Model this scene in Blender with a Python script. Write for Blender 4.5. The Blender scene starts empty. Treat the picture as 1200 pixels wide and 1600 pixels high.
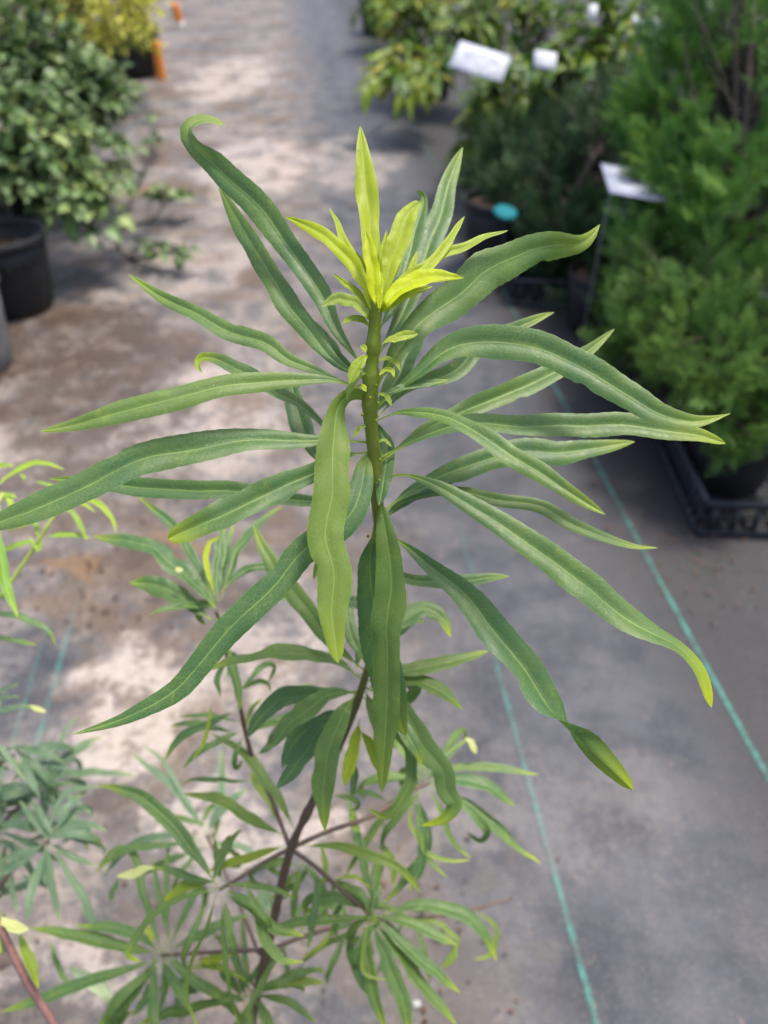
import bpy, math, random
import numpy as np
from mathutils import Vector, Matrix

random.seed(7)
rng = np.random.default_rng(11)
R = math.radians
scene = bpy.context.scene
COL = scene.collection

# ------------------------------------------------------------------ camera
CAM_H = 1.10
PITCH = R(39.5)
FPX = 1202.0                       # focal length in pixels of a 1200 x 1600 picture
cam_d = bpy.data.cameras.new('camera')
cam_d.sensor_fit = 'VERTICAL'
cam_d.sensor_height = 36.0
cam_d.lens = FPX / 1600.0 * 36.0
cam_d.clip_start = 0.01
cam_d.clip_end = 400
cam_d.dof.use_dof = True
cam_d.dof.focus_distance = 0.318
cam_d.dof.aperture_fstop = 7.4
cam = bpy.data.objects.new('camera', cam_d)
COL.objects.link(cam)
cam.location = (0, 0, CAM_H)
cam.rotation_euler = (math.pi / 2 - PITCH, 0, 0)
scene.camera = cam

# ------------------------------------------------------------------ world and sun
SUN_ELEV, SUN_AZ = R(74), R(70)          # azimuth from +Y towards +X
world = bpy.data.worlds.new('World')
scene.world = world
world.use_nodes = True
wn = world.node_tree.nodes
wl = world.node_tree.links
bg = wn['Background']
sky = wn.new('ShaderNodeTexSky')
sky.sky_type = 'NISHITA'
sky.sun_disc = False
sky.sun_elevation = SUN_ELEV
sky.sun_rotation = SUN_AZ
sky.air_density = 1.0
sky.dust_density = 4.0
sky.ozone_density = 0.6
wl.new(sky.outputs['Color'], bg.inputs['Color'])
bg.inputs['Strength'].default_value = 0.11

sun_d = bpy.data.lights.new('sun', 'SUN')
sun_d.energy = 1.5
sun_d.angle = R(10)
sun_d.color = (1.0, 0.935, 0.84)
sun = bpy.data.objects.new('sun', sun_d)
COL.objects.link(sun)
sdir = Vector((math.sin(SUN_AZ) * math.cos(SUN_ELEV), math.cos(SUN_AZ) * math.cos(SUN_ELEV), math.sin(SUN_ELEV)))
sun.rotation_euler = sdir.to_track_quat('Z', 'Y').to_euler()
sun.location = (0, 0, 6)

scene.view_settings.view_transform = 'Standard'
scene.view_settings.look = 'None'
scene.view_settings.exposure = 1.46
scene.view_settings.gamma = 1.0
scene.view_settings.use_curve_mapping = False
scene.render.engine = 'CYCLES'
scene.cycles.max_bounces = 8
scene.cycles.transparent_max_bounces = 8

# ------------------------------------------------------------------ where a picture point lies
SP, CP = math.sin(PITCH), math.cos(PITCH)
CAM = np.array([0.0, 0.0, CAM_H])
RIGHT = np.array([1.0, 0, 0])
UP = np.array([0.0, SP, CP])
FWD = np.array([0.0, CP, -SP])


def at(px, py, z):
    """The point at depth z (metres along the optical axis) seen at (px, py)."""
    px, py, z = np.asarray(px, float), np.asarray(py, float), np.asarray(z, float)
    return (CAM + ((px - 600) / FPX * z)[..., None] * RIGHT + ((800 - py) / FPX * z)[..., None] * UP + z[..., None] * FWD)


def ground(px, py, h=0.0):
    z = (CAM_H - h) / (SP + (py - 800) / FPX * CP)
    return at(px, py, z)


def depth_of(p):
    return (np.asarray(p) - CAM) @ FWD


# ------------------------------------------------------------------ object helpers
def link(o, parent=None):
    COL.objects.link(o)
    if parent is not None:
        o.parent = parent
    return o


def tag(o, label=None, cat=None, group=None, kind=None):
    if label: o['label'] = label
    if cat: o['category'] = cat
    if group: o['group'] = group
    if kind: o['kind'] = kind
    return o


def thing(name, label, cat, loc, group=None, rz=0.0):
    o = bpy.data.objects.new(name, None)
    o.empty_display_size = 0.05
    o.location = tuple(float(c) for c in loc)
    o.rotation_euler = (0, 0, rz)
    link(o)
    return tag(o, label, cat, group)


def make_mesh(name, V, F, mats=(), smooth=True, attrs=None, uv=None):
    """V (n,3), F (m,k) with constant k; attrs = {name: per-vertex floats}; uv = per-vertex (n,2)."""
    V = np.asarray(V, np.float32)
    F = np.asarray(F, np.int32)
    me = bpy.data.meshes.new(name)
    k = F.shape[1]
    me.vertices.add(len(V))
    me.vertices.foreach_set('co', V.ravel())
    me.loops.add(F.size)
    me.loops.foreach_set('vertex_index', F.ravel())
    me.polygons.add(len(F))
    me.polygons.foreach_set('loop_start', np.arange(0, F.size, k, dtype=np.int32))
    me.polygons.foreach_set('loop_total', np.full(len(F), k, np.int32))
    me.update(calc_edges=True)
    if smooth:
        me.polygons.foreach_set('use_smooth', np.ones(len(F), bool))
    if attrs:
        for n, a in attrs.items():
            at_ = me.attributes.new(n, 'FLOAT', 'POINT')
            at_.data.foreach_set('value', np.asarray(a, np.float32))
    if uv is not None:
        l = me.uv_layers.new(name='UVMap')
        l.data.foreach_set('uv', np.asarray(uv, np.float32)[F.ravel()].ravel())
    for m in mats:
        me.materials.append(m)
    return me


def obj(name, me, parent=None, loc=None):
    o = bpy.data.objects.new(name, me)
    if loc is not None:
        o.location = tuple(float(c) for c in loc)
    return link(o, parent)


class MB:
    """Collects quads from boxes, tubes and lathes into one mesh."""
    def __init__(s):
        s.V, s.F, s.A = [], [], []
        s.n = 0

    def add(s, V, F, a=None):
        V = np.asarray(V, float)
        s.V.append(V)
        s.F.append(np.asarray(F, int) + s.n)
        s.A.append(np.zeros(len(V)) if a is None else np.asarray(a, float))
        s.n += len(V)

    def box(s, c, d, rz=0.0, M=None):
        x, y, z = [q / 2 for q in d]
        V = np.array([[sx * x, sy * y, sz * z] for sz in (-1, 1) for sx, sy in ((-1, -1), (1, -1), (1, 1), (-1, 1))])
        if M is not None:
            V = V @ np.asarray(M).T
        if rz:
            c_, s_ = math.cos(rz), math.sin(rz)
            V = V @ np.array([[c_, s_, 0], [-s_, c_, 0], [0, 0, 1]])
        F = [[0, 3, 2, 1], [4, 5, 6, 7], [0, 1, 5, 4], [1, 2, 6, 5], [2, 3, 7, 6], [3, 0, 4, 7]]
        s.add(V + np.asarray(c, float), F)

    def tube(s, P, r, seg=8, a=None, cap=True):
        P = np.asarray(P, float)
        n = len(P)
        r = np.broadcast_to(np.asarray(r, float), (n,))
        T = np.gradient(P, axis=0)
        T /= np.linalg.norm(T, axis=1)[:, None] + 1e-12
        ref = np.array([0.3, 0.8, 0.52]) if abs(T[0] @ np.array([0.3, 0.8, 0.52])) < 0.9 else np.array([1.0, 0, 0])
        A = np.cross(T, ref)
        A /= np.linalg.norm(A, axis=1)[:, None] + 1e-12
        B = np.cross(T, A)
        th = np.linspace(0, 2 * math.pi, seg, endpoint=False)
        V = P[:, None, :] + r[:, None, None] * (np.cos(th)[None, :, None] * A[:, None, :] + np.sin(th)[None, :, None] * B[:, None, :])
        V = V.reshape(-1, 3)
        F = [[i * seg + j, i * seg + (j + 1) % seg, (i + 1) * seg + (j + 1) % seg, (i + 1) * seg + j] for i in range(n - 1) for j in range(seg)]
        av = None if a is None else np.repeat(np.broadcast_to(np.asarray(a, float), (n,)), seg)
        if cap:
            V = np.vstack([V, P[0], P[-1]])
            if av is not None:
                av = np.concatenate([av, [av[0], av[-1]]])
            i0, i1 = n * seg, n * seg + 1
            for j in range(0, seg):
                F.append([i0, (j + 1) % seg, j, i0][:4]) if False else None
            # caps as quads fan pairs
            for j in range(0, seg, 2):
                F.append([i0, (j + 2) % seg, (j + 1) % seg, j])
                b = (n - 1) * seg
                F.append([i1, b + j, b + (j + 1) % seg, b + (j + 2) % seg])
        s.add(V, F, av)

    def lathe(s, prof, c=(0, 0, 0), seg=32, flute=None):
        """prof = [(r, z)...]"""
        th = np.linspace(0, 2 * math.pi, seg, endpoint=False)
        V = []
        for r, z in prof:
            rr = r if flute is None else r + flute(th, z)
            V.append(np.stack([rr * np.cos(th), rr * np.sin(th), np.full(seg, z)], 1))
        V = np.vstack(V)
        F = [[i * seg + j, i * seg + (j + 1) % seg, (i + 1) * seg + (j + 1) % seg, (i + 1) * seg + j] for i in range(len(prof) - 1) for j in range(seg)]
        s.add(V + np.asarray(c, float), F)

    def mesh(s, name, mat, smooth=True, attr=None):
        return make_mesh(name, np.vstack(s.V), np.vstack(s.F), [mat], smooth, {attr: np.concatenate(s.A)} if attr else None)

    def build(s, name, mat, parent=None, smooth=True, attr=None, loc=None):
        return obj(name, s.mesh(name, mat, smooth, attr), parent, loc)


def spline(pts, n):
    """Catmull-Rom through pts (k,d), n samples evenly spaced along it."""
    P = np.asarray(pts, float)
    if len(P) == 2:
        P = np.vstack([P[0], (P[0] + P[1]) / 2, P[1]])
    Q = np.vstack([2 * P[0] - P[1], P, 2 * P[-1] - P[-2]])
    d = np.sqrt(np.linalg.norm(np.diff(Q[:, :2], axis=0), axis=1)) + 1e-6
    t = np.concatenate([[0], np.cumsum(d)])
    out = []
    for i in range(1, len(Q) - 2):
        t0, t1, t2, t3 = t[i - 1:i + 3]
        u = np.linspace(t1, t2, 16, endpoint=False)[:, None]
        A1 = (t1 - u) / (t1 - t0) * Q[i - 1] + (u - t0) / (t1 - t0) * Q[i]
        A2 = (t2 - u) / (t2 - t1) * Q[i] + (u - t1) / (t2 - t1) * Q[i + 1]
        A3 = (t3 - u) / (t3 - t2) * Q[i + 1] + (u - t2) / (t3 - t2) * Q[i + 2]
        B1 = (t2 - u) / (t2 - t0) * A1 + (u - t0) / (t2 - t0) * A2
        B2 = (t3 - u) / (t3 - t1) * A2 + (u - t1) / (t3 - t1) * A3
        out.append((t2 - u) / (t2 - t1) * B1 + (u - t1) / (t2 - t1) * B2)
    out.append(P[-1:])
    C = np.vstack(out)
    s_ = np.concatenate([[0], np.cumsum(np.linalg.norm(np.diff(C[:, :2], axis=0), axis=1))])
    q = np.linspace(0, s_[-1], n)
    return np.stack([np.interp(q, s_, C[:, j]) for j in range(C.shape[1])], 1)


# ------------------------------------------------------------------ materials
class NT:
    def __init__(s, name):
        s.m = bpy.data.materials.new(name)
        s.m.use_nodes = True
        s.t = s.m.node_tree
        s.n, s.l = s.t.nodes, s.t.links
        s.bsdf = s.n['Principled BSDF']
        s.out = s.n['Material Output']

    def node(s, typ, **kw):
        nd = s.n.new(typ)
        for k, v in kw.items():
            setattr(nd, k, v)
        return nd

    def set(s, sock, v):
        if v is None:
            return
        if hasattr(v, 'is_linked') or isinstance(v, bpy.types.NodeSocket):
            s.l.new(v, sock)
        else:
            sock.default_value = v

    def math(s, op, a, b=None, c=None, clamp=False):
        nd = s.node('ShaderNodeMath', operation=op, use_clamp=clamp)
        for i, v in enumerate((a, b, c)):
            s.set(nd.inputs[i], v)
        return nd.outputs[0]

    def mix(s, f, a, b, blend='MIX'):
        nd = s.node('ShaderNodeMix', data_type='RGBA', blend_type=blend)
        s.set(nd.inputs[0], f)
        for i, v in ((6, a), (7, b)):
            s.set(nd.inputs[i], (*v, 1.0) if isinstance(v, tuple) and len(v) == 3 else v)
        return nd.outputs[2]

    def ramp(s, f, lo, hi):
        nd = s.node('ShaderNodeMapRange', interpolation_type='SMOOTHSTEP')
        s.set(nd.inputs[0], f)
        nd.inputs[1].default_value = lo
        nd.inputs[2].default_value = hi
        return nd.outputs[0]

    def noise(s, vec, scale, detail=3.0, rough=0.55, dist=0.0, dim='3D'):
        nd = s.node('ShaderNodeTexNoise', noise_dimensions=dim)
        s.set(nd.inputs['Vector'], vec)
        nd.inputs['Scale'].default_value = scale
        nd.inputs['Detail'].default_value = detail
        nd.inputs['Roughness'].default_value = rough
        nd.inputs['Distortion'].default_value = dist
        return nd.outputs['Fac']

    def attr(s, name):
        return s.node('ShaderNodeAttribute', attribute_name=name).outputs['Fac']

    def pos(s):
        return s.node('ShaderNodeNewGeometry').outputs['Position']

    def bump(s, h, strength=0.3, dist=0.001):
        nd = s.node('ShaderNodeBump')
        nd.inputs['Strength'].default_value = strength
        nd.inputs['Distance'].default_value = dist
        s.set(nd.inputs['Height'], h)
        return nd.outputs[0]

    def put(s, **kw):
        for k, v in kw.items():
            k = k.replace('_', ' ')
            if isinstance(v, tuple) and len(v) == 3:
                v = (*v, 1.0)
            s.set(s.bsdf.inputs[k], v)


def leaf_material(name, dark, light, vein, trans, rough=0.47, netw=0.62, transl=0.22):
    """Blade with midrib, side veins and a vein net; 'young' mixes from dark to light, 'edge' is 0 at the midrib, 1 at the margin."""
    k = NT(name)
    uv = k.node('ShaderNodeUVMap', uv_map='UVMap').outputs[0]
    sep = k.node('ShaderNodeSeparateXYZ')
    k.l.new(uv, sep.inputs[0])
    ax = k.math('ABSOLUTE', sep.outputs[0])
    young, edge = k.attr('young'), k.attr('edge')
    n1 = k.noise(k.pos(), 60, 3)
    n2 = k.noise(k.pos(), 420, 2)
    y2 = k.math('ADD', young, k.math('MULTIPLY', k.math('SUBTRACT', n1, 0.5), 0.22), clamp=True)
    base = k.mix(y2, dark, light)
    base = k.mix(k.math('MULTIPLY', k.ramp(n2, 0.35, 0.7), 0.12), base, tuple(c * 1.6 for c in dark))
    wn_ = k.node('ShaderNodeTexNoise', noise_dimensions='2D')
    k.l.new(uv, wn_.inputs['Vector'])
    wn_.inputs['Scale'].default_value = 3.0
    wv_ = k.node('ShaderNodeVectorMath', operation='MULTIPLY_ADD')
    k.l.new(wn_.outputs['Color'], wv_.inputs[0])
    wv_.inputs[1].default_value = (0.22, 0.22, 0)
    k.l.new(uv, wv_.inputs[2])
    vo = k.node('ShaderNodeTexVoronoi', voronoi_dimensions='2D', feature='DISTANCE_TO_EDGE')
    k.l.new(wv_.outputs[0], vo.inputs['Vector'])
    vo.inputs['Scale'].default_value = 5.0
    net = k.math('SUBTRACT', 1.0, k.ramp(vo.outputs['Distance'], 0.0, 0.10))
    sv = k.math('SINE', k.math('MULTIPLY', k.math('SUBTRACT', sep.outputs[1], k.math('MULTIPLY', ax, 0.9)), 7.5))
    side = k.ramp(k.math('ADD', sv, k.math('MULTIPLY', k.math('SUBTRACT', n1, 0.5), 0.5)), 0.9, 1.02)
    veins = k.math('MAXIMUM', k.math('MULTIPLY', net, 0.75), k.math('MULTIPLY', side, 0.45))
    calm = k.math('SUBTRACT', 1.0, k.math('MULTIPLY', y2, 0.85))
    patch = k.math('ADD', 0.35, k.math('MULTIPLY', k.ramp(k.noise(k.pos(), 45, 2), 0.35, 0.65), 0.65))
    base = k.mix(k.math('MULTIPLY', k.math('MULTIPLY', veins, patch), k.math('MULTIPLY', calm, netw)), base, vein)
    mid = k.math('MULTIPLY', k.math('SUBTRACT', 1.0, k.ramp(ax, 0.014, 0.042)), k.math('ADD', 0.45, k.math('MULTIPLY', k.ramp(n1, 0.3, 0.6), 0.55)))
    base = k.mix(k.math('MULTIPLY', mid, k.math('ADD', 0.15, k.math('MULTIPLY', calm, 0.50))), base, tuple(min(1, c * 1.25) for c in vein))
    rim = k.ramp(edge, 0.955, 1.0)
    base = k.mix(k.math('MULTIPLY', rim, k.math('MULTIPLY', calm, 0.30)), base, tuple(min(1, c * 1.25) for c in vein))
    blot = k.ramp(k.noise(k.pos(), 130, 4, 0.6), 0.58, 0.75)
    base = k.mix(k.math('MULTIPLY', blot, k.math('MULTIPLY', calm, 0.35)), base, tuple(min(1, a * 0.5 + b * 0.35) for a, b in zip(vein, light)))
    spot = k.ramp(k.noise(k.pos(), 330, 1), 0.745, 0.775)
    base = k.mix(k.math('MULTIPLY', spot, 0.5), base, (0.11, 0.085, 0.04))
    speck = k.ramp(k.noise(k.pos(), 900, 1), 0.74, 0.8)
    base = k.mix(k.math('MULTIPLY', speck, 0.35), base, (0.5, 0.55, 0.45))
    hgt = k.math('ADD', k.math('MULTIPLY', veins, -0.6), k.math('MULTIPLY', mid, -1.2))
    hgt = k.math('ADD', hgt, k.math('MULTIPLY', n2, 0.6))
    k.put(Base_Color=base, Roughness=k.math('ADD', rough, k.math('MULTIPLY', k.math('SUBTRACT', n2, 0.5), 0.3)),
          Normal=k.bump(hgt, 0.22, 0.0005))
    k.set(k.bsdf.inputs['Specular IOR Level'], k.math('SUBTRACT', 0.46, k.math('MULTIPLY', y2, 0.34)))
    tr = k.node('ShaderNodeBsdfTranslucent')
    k.set(tr.inputs[0], k.mix(y2, trans, tuple(min(1, c * 1.3) for c in light)))
    ms = k.node('ShaderNodeMixShader')
    ms.inputs[0].default_value = transl
    k.l.new(k.bsdf.outputs[0], ms.inputs[1])
    k.l.new(tr.outputs[0], ms.inputs[2])
    k.l.new(ms.outputs[0], k.out.inputs[0])
    return k.m


def foliage_material(name, cols, rough=0.5, transl=0.2, spec=0.4):
    """cols: colour stops along the 'tint' attribute 0..1."""
    k = NT(name)
    cr = k.node('ShaderNodeValToRGB')
    el = cr.color_ramp.elements
    while len(el) < len(cols):
        el.new(0.5)
    for i, c in enumerate(cols):
        el[i].position = i / (len(cols) - 1)
        el[i].color = (*c, 1)
    k.l.new(k.attr('tint'), cr.inputs[0])
    n = k.noise(k.pos(), 90, 2)
    col = k.mix(k.math('MULTIPLY', k.ramp(n, 0.4, 0.75), 0.3), cr.outputs[0], tuple(min(1, c * 1.7) for c in cols[0]))
    k.put(Base_Color=col, Roughness=rough)
    k.bsdf.inputs['Specular IOR Level'].default_value = spec
    tr = k.node('ShaderNodeBsdfTranslucent')
    k.set(tr.inputs[0], col)
    ms = k.node('ShaderNodeMixShader')
    ms.inputs[0].default_value = transl
    k.l.new(k.bsdf.outputs[0], ms.inputs[1])
    k.l.new(tr.outputs[0], ms.inputs[2])
    k.l.new(ms.outputs[0], k.out.inputs[0])
    return k.m


def simple(name, col, rough=0.5, col2=None, scale=40, spec=0.5, bump=0.0):
    k = NT(name)
    n = k.noise(k.pos(), scale, 4)
    c2 = col2 or tuple(c * 0.6 for c in col)
    k.put(Base_Color=k.mix(k.ramp(n, 0.3, 0.7), col, c2), Roughness=rough)
    k.bsdf.inputs['Specular IOR Level'].default_value = spec
    if bump:
        k.put(Normal=k.bump(n, bump, 0.002))
    return k.m


M_leaf = leaf_material('narrow_leaf', (0.043, 0.108, 0.036), (0.41, 0.47, 0.0), (0.20, 0.29, 0.075), (0.14, 0.30, 0.05))
M_leaf_blue = leaf_material('narrow_leaf_bluish', (0.080, 0.145, 0.085), (0.38, 0.42, 0.12), (0.18, 0.29, 0.16), (0.10, 0.22, 0.06), netw=0.25)
M_leaf_pale = leaf_material('pale_leaf_tip', (0.36, 0.40, 0.13), (0.50, 0.50, 0.20), (0.45, 0.48, 0.22), (0.4, 0.45, 0.15), netw=0.2)
M_leaf_lime = leaf_material('narrow_leaf_lime', (0.10, 0.24, 0.012), (0.42, 0.52, 0.04), (0.40, 0.5, 0.12), (0.3, 0.5, 0.04), netw=0.25)


def stem_material():
    k = NT('stem_bark')
    a = k.attr('age')
    n = k.noise(k.pos(), 260, 4)
    c = k.mix(k.ramp(a, 0.0, 0.35), (0.155, 0.215, 0.008), (0.085, 0.095, 0.014))
    c = k.mix(k.ramp(a, 0.3, 0.75), c, (0.095, 0.055, 0.036))
    c = k.mix(k.math('MULTIPLY', k.ramp(n, 0.52, 0.75), 0.5), c, (0.17, 0.13, 0.075))
    k.put(Base_Color=c, Roughness=0.5, Normal=k.bump(n, 0.5, 0.001))
    return k.m


M_stem = stem_material()
M_twig = simple('twig_bark', (0.060, 0.042, 0.032), 0.7, (0.032, 0.024, 0.019), 120)
M_pot = simple('black_pot_plastic', (0.009, 0.0095, 0.011), 0.5, (0.016, 0.0165, 0.018), 14, spec=0.3)
M_pot_grey = simple('grey_pot_plastic', (0.16, 0.16, 0.165), 0.5, (0.10, 0.10, 0.105), 20)
M_tray = simple('tray_plastic', (0.013, 0.015, 0.020), 0.5, (0.022, 0.024, 0.030), 30, spec=0.35)
M_soil = simple('bark_mulch', (0.10, 0.060, 0.038), 0.9, (0.035, 0.022, 0.016), 90, bump=0.8)
M_card = simple('white_card', (0.47, 0.49, 0.54), 0.7, (0.43, 0.45, 0.50), 30)
M_card_edge = simple('card_holder_rim', (0.40, 0.43, 0.53), 0.6, (0.37, 0.40, 0.50), 30)
M_ink = simple('grey_print', (0.05, 0.06, 0.11), 0.7, (0.08, 0.09, 0.15), 300)
M_wire = simple('galvanised_wire', (0.34, 0.35, 0.37), 0.5, (0.26, 0.265, 0.28), 50)
M_orange = simple('orange_plastic', (0.80, 0.26, 0.02), 0.4, (0.62, 0.19, 0.02), 40)
M_white = simple('white_plastic', (0.78, 0.78, 0.78), 0.4, (0.7, 0.7, 0.7), 40)
M_teal = simple('teal_plastic', (0.006, 0.17, 0.20), 0.75, (0.008, 0.13, 0.16), 40, spec=0.2)


# ------------------------------------------------------------------ ground
def ground_material(striped=False):
    k = NT('green_woven_stripe' if striped else 'woven_ground_cover')
    p = k.pos()
    warp = k.node('ShaderNodeTexNoise')
    k.l.new(p, warp.inputs['Vector'])
    warp.inputs['Scale'].default_value = 4.5
    warp.inputs['Detail'].default_value = 6
    warp.inputs['Roughness'].default_value = 0.62
    off = k.node('ShaderNodeVectorMath', operation='MULTIPLY_ADD')
    k.l.new(warp.outputs['Color'], off.inputs[0])
    off.inputs[1].default_value = (0.42, 0.42, 0)
    k.l.new(p, off.inputs[2])
    wp = off.outputs[0]

    def blobs(lst):
        acc = None
        for px, py, rx, ry, s in lst:
            g = ground(px, py) + np.array([0.21, 0.21, 0])
            vs = k.node('ShaderNodeVectorMath', operation='SUBTRACT')
            k.l.new(wp, vs.inputs[0])
            vs.inputs[1].default_value = tuple(g)
            sc = k.node('ShaderNodeVectorMath', operation='DIVIDE')
            k.l.new(vs.outputs[0], sc.inputs[0])
            sc.inputs[1].default_value = (rx, ry, 1)
            ln = k.node('ShaderNodeVectorMath', operation='LENGTH')
            k.l.new(sc.outputs[0], ln.inputs[0])
            v = k.math('MULTIPLY', k.math('SUBTRACT', 1.0, k.ramp(ln.outputs['Value'], 0.75, 1.12)), s)
            acc = v if acc is None else k.math('MAXIMUM', acc, v)
        return acc

    n_big = k.noise(p, 1.7, 6, 0.6)
    n_mid = k.noise(p, 9, 6, 0.65)
    n_fine = k.noise(p, 60, 4, 0.7)
    grey = k.mix(k.ramp(n_mid, 0.3, 0.7), (0.029, 0.034, 0.045), (0.068, 0.074, 0.089))
    # pale dust that lies over much of the walkway
    sepx = k.node('ShaderNodeSeparateXYZ')
    k.l.new(p, sepx.inputs[0])
    lat = k.math('ADD', sepx.outputs[0], k.math('MULTIPLY', sepx.outputs[1], 0.115))
    leftness = k.math('SUBTRACT', 1.0, k.ramp(k.math('ADD', lat, k.math('MULTIPLY', k.math('SUBTRACT', n_big, 0.5), 0.5)), -0.08, 0.34))
    dust_n = k.ramp(k.math('ADD', k.math('MULTIPLY', n_big, 0.55), k.math('MULTIPLY', n_mid, 0.45)), 0.36, 0.58)
    unshaded_dusty = k.math('SUBTRACT', 1.0, k.ramp(k.math('ADD', lat, k.math('MULTIPLY', k.math('SUBTRACT', n_mid, 0.5), 0.35)), 0.52, 0.74))
    flake = k.ramp(k.math('ADD', k.math('MULTIPLY', k.noise(p, 15, 9, 0.74), 0.7), k.math('MULTIPLY', n_fine, 0.3)), 0.485, 0.535)
    dust_n = k.math('MULTIPLY', dust_n, k.math('ADD', 0.45, k.math('MULTIPLY', flake, 0.55)))
    near = k.math('ADD', 0.18, k.math('MULTIPLY', unshaded_dusty, 0.82))
    dust = k.math('MULTIPLY', k.math('MULTIPLY', dust_n, near), k.math('ADD', 0.11, k.math('MULTIPLY', leftness, 0.70)), clamp=True)
    grey = k.mix(unshaded_dusty, k.mix(n_mid, (0.020, 0.020, 0.023), (0.042, 0.041, 0.044)), grey)  # beside the right row: cleaner mat, with plant shade painted in as near-black
    if striped:
        sp0 = k.node('ShaderNodeSeparateXYZ')
        k.l.new(p, sp0.inputs[0])
        la = k.math('ADD', sp0.outputs[0], k.math('MULTIPLY', sp0.outputs[1], 0.115))
        ch = k.math('SINE', k.math('MULTIPLY', k.math('ADD', sp0.outputs[1], k.math('PINGPONG', la, 0.006)), 2 * math.pi / 0.0075))
        gc = k.mix(k.ramp(ch, -0.6, 0.6), (0.036, 0.165, 0.140), (0.060, 0.245, 0.205))
        wear = k.math('MULTIPLY', k.attr('shown'), k.math('SUBTRACT', 1.0, k.math('MULTIPLY', k.ramp(k.noise(p, 30, 5, 0.7), 0.40, 0.62), 0.75)))
        grey = k.mix(wear, grey, gc)
    col = k.mix(dust, grey, (0.30, 0.250, 0.205))
    brown = k.math('MULTIPLY', k.ramp(k.noise(p, 3.1, 6, 0.66), 0.46, 0.60), k.math('MULTIPLY', leftness, 0.78))
    col = k.mix(brown, col, (0.105, 0.070, 0.044))
    pale = blobs([(230, 1080, .16, .12, .85), (420, 1010, .12, .10, .55), (340, 1260, .10, .07, .7), (470, 1290, .10, .06, .75), (330, 640, .22, .35, .6), (180, 470, .10, .12, .35),
                  (400, 260, .28, .60, .75), (360, 120, .3, .9, .7), (560, 250, .25, .5, .45), (300, 420, .2, .3, .5), (100, 1520, .08, .06, .8), (880, 1250, .2, .10, .12), (30, 690, .14, .1, .5)])  # patches far up the path carry painted sky glare besides pale dust
    brk = k.ramp(k.math('ADD', k.math('MULTIPLY', k.noise(p, 7, 9, 0.70), 0.75), k.math('MULTIPLY', n_fine, 0.25)), 0.44, 0.53)
    pale = k.math('MULTIPLY', pale, k.math('ADD', 0.22, k.math('MULTIPLY', brk, 0.78)))
    col = k.mix(pale, col, k.mix(n_fine, (0.28, 0.235, 0.20), (0.52, 0.455, 0.40)))
    wet_and_shade = blobs([(130, 880, .16, .07, .8), (330, 910, .16, .05, .75), (220, 800, .3, .08, .5), (170, 1200, .05, .03, .85), (200, 1270, .05, .05, .6), (240, 1400, .10, .07, .7), (330, 1480, .09, .06, .7), (560, 1440, .10, .04, .6),
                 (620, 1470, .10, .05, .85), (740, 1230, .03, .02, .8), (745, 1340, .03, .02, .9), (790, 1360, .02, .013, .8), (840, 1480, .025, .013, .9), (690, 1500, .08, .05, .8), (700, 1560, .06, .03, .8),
                 (150, 640, .28, .24, .95), (250, 560, .18, .2, .8), (80, 540, .4, .28, 1.0), (60, 760, .25, .12, .8), (260, 760, .14, .08, .6), (640, 900, .1, .1, .3), (240, 330, .2, .12, .5), (960, 760, .5, .35, .45)])  # last blob is no damp: it paints the conifer's shade by the tray
    wet_and_shade = k.math('MULTIPLY', wet_and_shade, k.math('ADD', 0.4, k.math('MULTIPLY', k.ramp(k.noise(p, 11, 9, 0.70), 0.42, 0.52), 0.6)))
    col = k.mix(k.math('MULTIPLY', wet_and_shade, 0.8), col, k.mix(leftness, (0.036, 0.034, 0.036), (0.060, 0.042, 0.031)))
    rust = blobs([(120, 900, .07, .05, .6), (270, 860, .05, .03, .5), (200, 300, .12, .1, .5)])
    col = k.mix(rust, col, (0.20, 0.115, 0.05))
    crumbs = k.ramp(k.noise(p, 55, 2, 0.5), 0.70, 0.76)
    col = k.mix(k.math('MULTIPLY', crumbs, 0.5), col, (0.26, 0.17, 0.11))
    dots = k.ramp(k.noise(p, 32, 2, 0.5), 0.72, 0.76)
    col = k.mix(k.math('MULTIPLY', dots, 0.6), col, (0.05, 0.04, 0.036))
    grit = k.noise(p, 210, 3, 0.7)
    col = k.mix(k.math('MULTIPLY', k.ramp(grit, 0.55, 0.72), 0.30), col, (0.34, 0.29, 0.245))
    col = k.mix(k.math('MULTIPLY', k.ramp(grit, 0.46, 0.32), 0.35), col, (0.030, 0.027, 0.026))
    # the weave of flat tapes
    if striped:
        pass
    rot = k.node('ShaderNodeMapping')
    k.l.new(p, rot.inputs['Vector'])
    rot.inputs['Rotation'].default_value = (0, 0, -0.115)
    sp = k.node('ShaderNodeSeparateXYZ')
    k.l.new(rot.outputs[0], sp.inputs[0])
    wx = k.math('SINE', k.math('MULTIPLY', sp.outputs[0], 2 * math.pi / 0.0034))
    wy = k.math('SINE', k.math('MULTIPLY', sp.outputs[1], 2 * math.pi / 0.0034))
    weave = k.math('MULTIPLY', wx, wy)
    col = k.mix(k.math('MULTIPLY', k.ramp(weave, -0.2, 0.9), 0.14), col, (0.02, 0.02, 0.022))
    k.put(Base_Color=col, Roughness=k.math('SUBTRACT', 0.66, k.math('MULTIPLY', wet_and_shade, 0.34)),
          Normal=k.bump(k.math('ADD', k.math('MULTIPLY', weave, 0.3), k.math('MULTIPLY', n_mid, 4.0)), 0.35, 0.002))
    k.bsdf.inputs['Specular IOR Level'].default_value = 0.35
    return k.m


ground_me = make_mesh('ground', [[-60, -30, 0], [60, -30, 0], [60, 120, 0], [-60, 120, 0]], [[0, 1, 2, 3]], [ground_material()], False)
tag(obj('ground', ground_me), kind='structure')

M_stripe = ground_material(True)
ROWDIR = np.array([-0.149, 0.989, 0])


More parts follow.
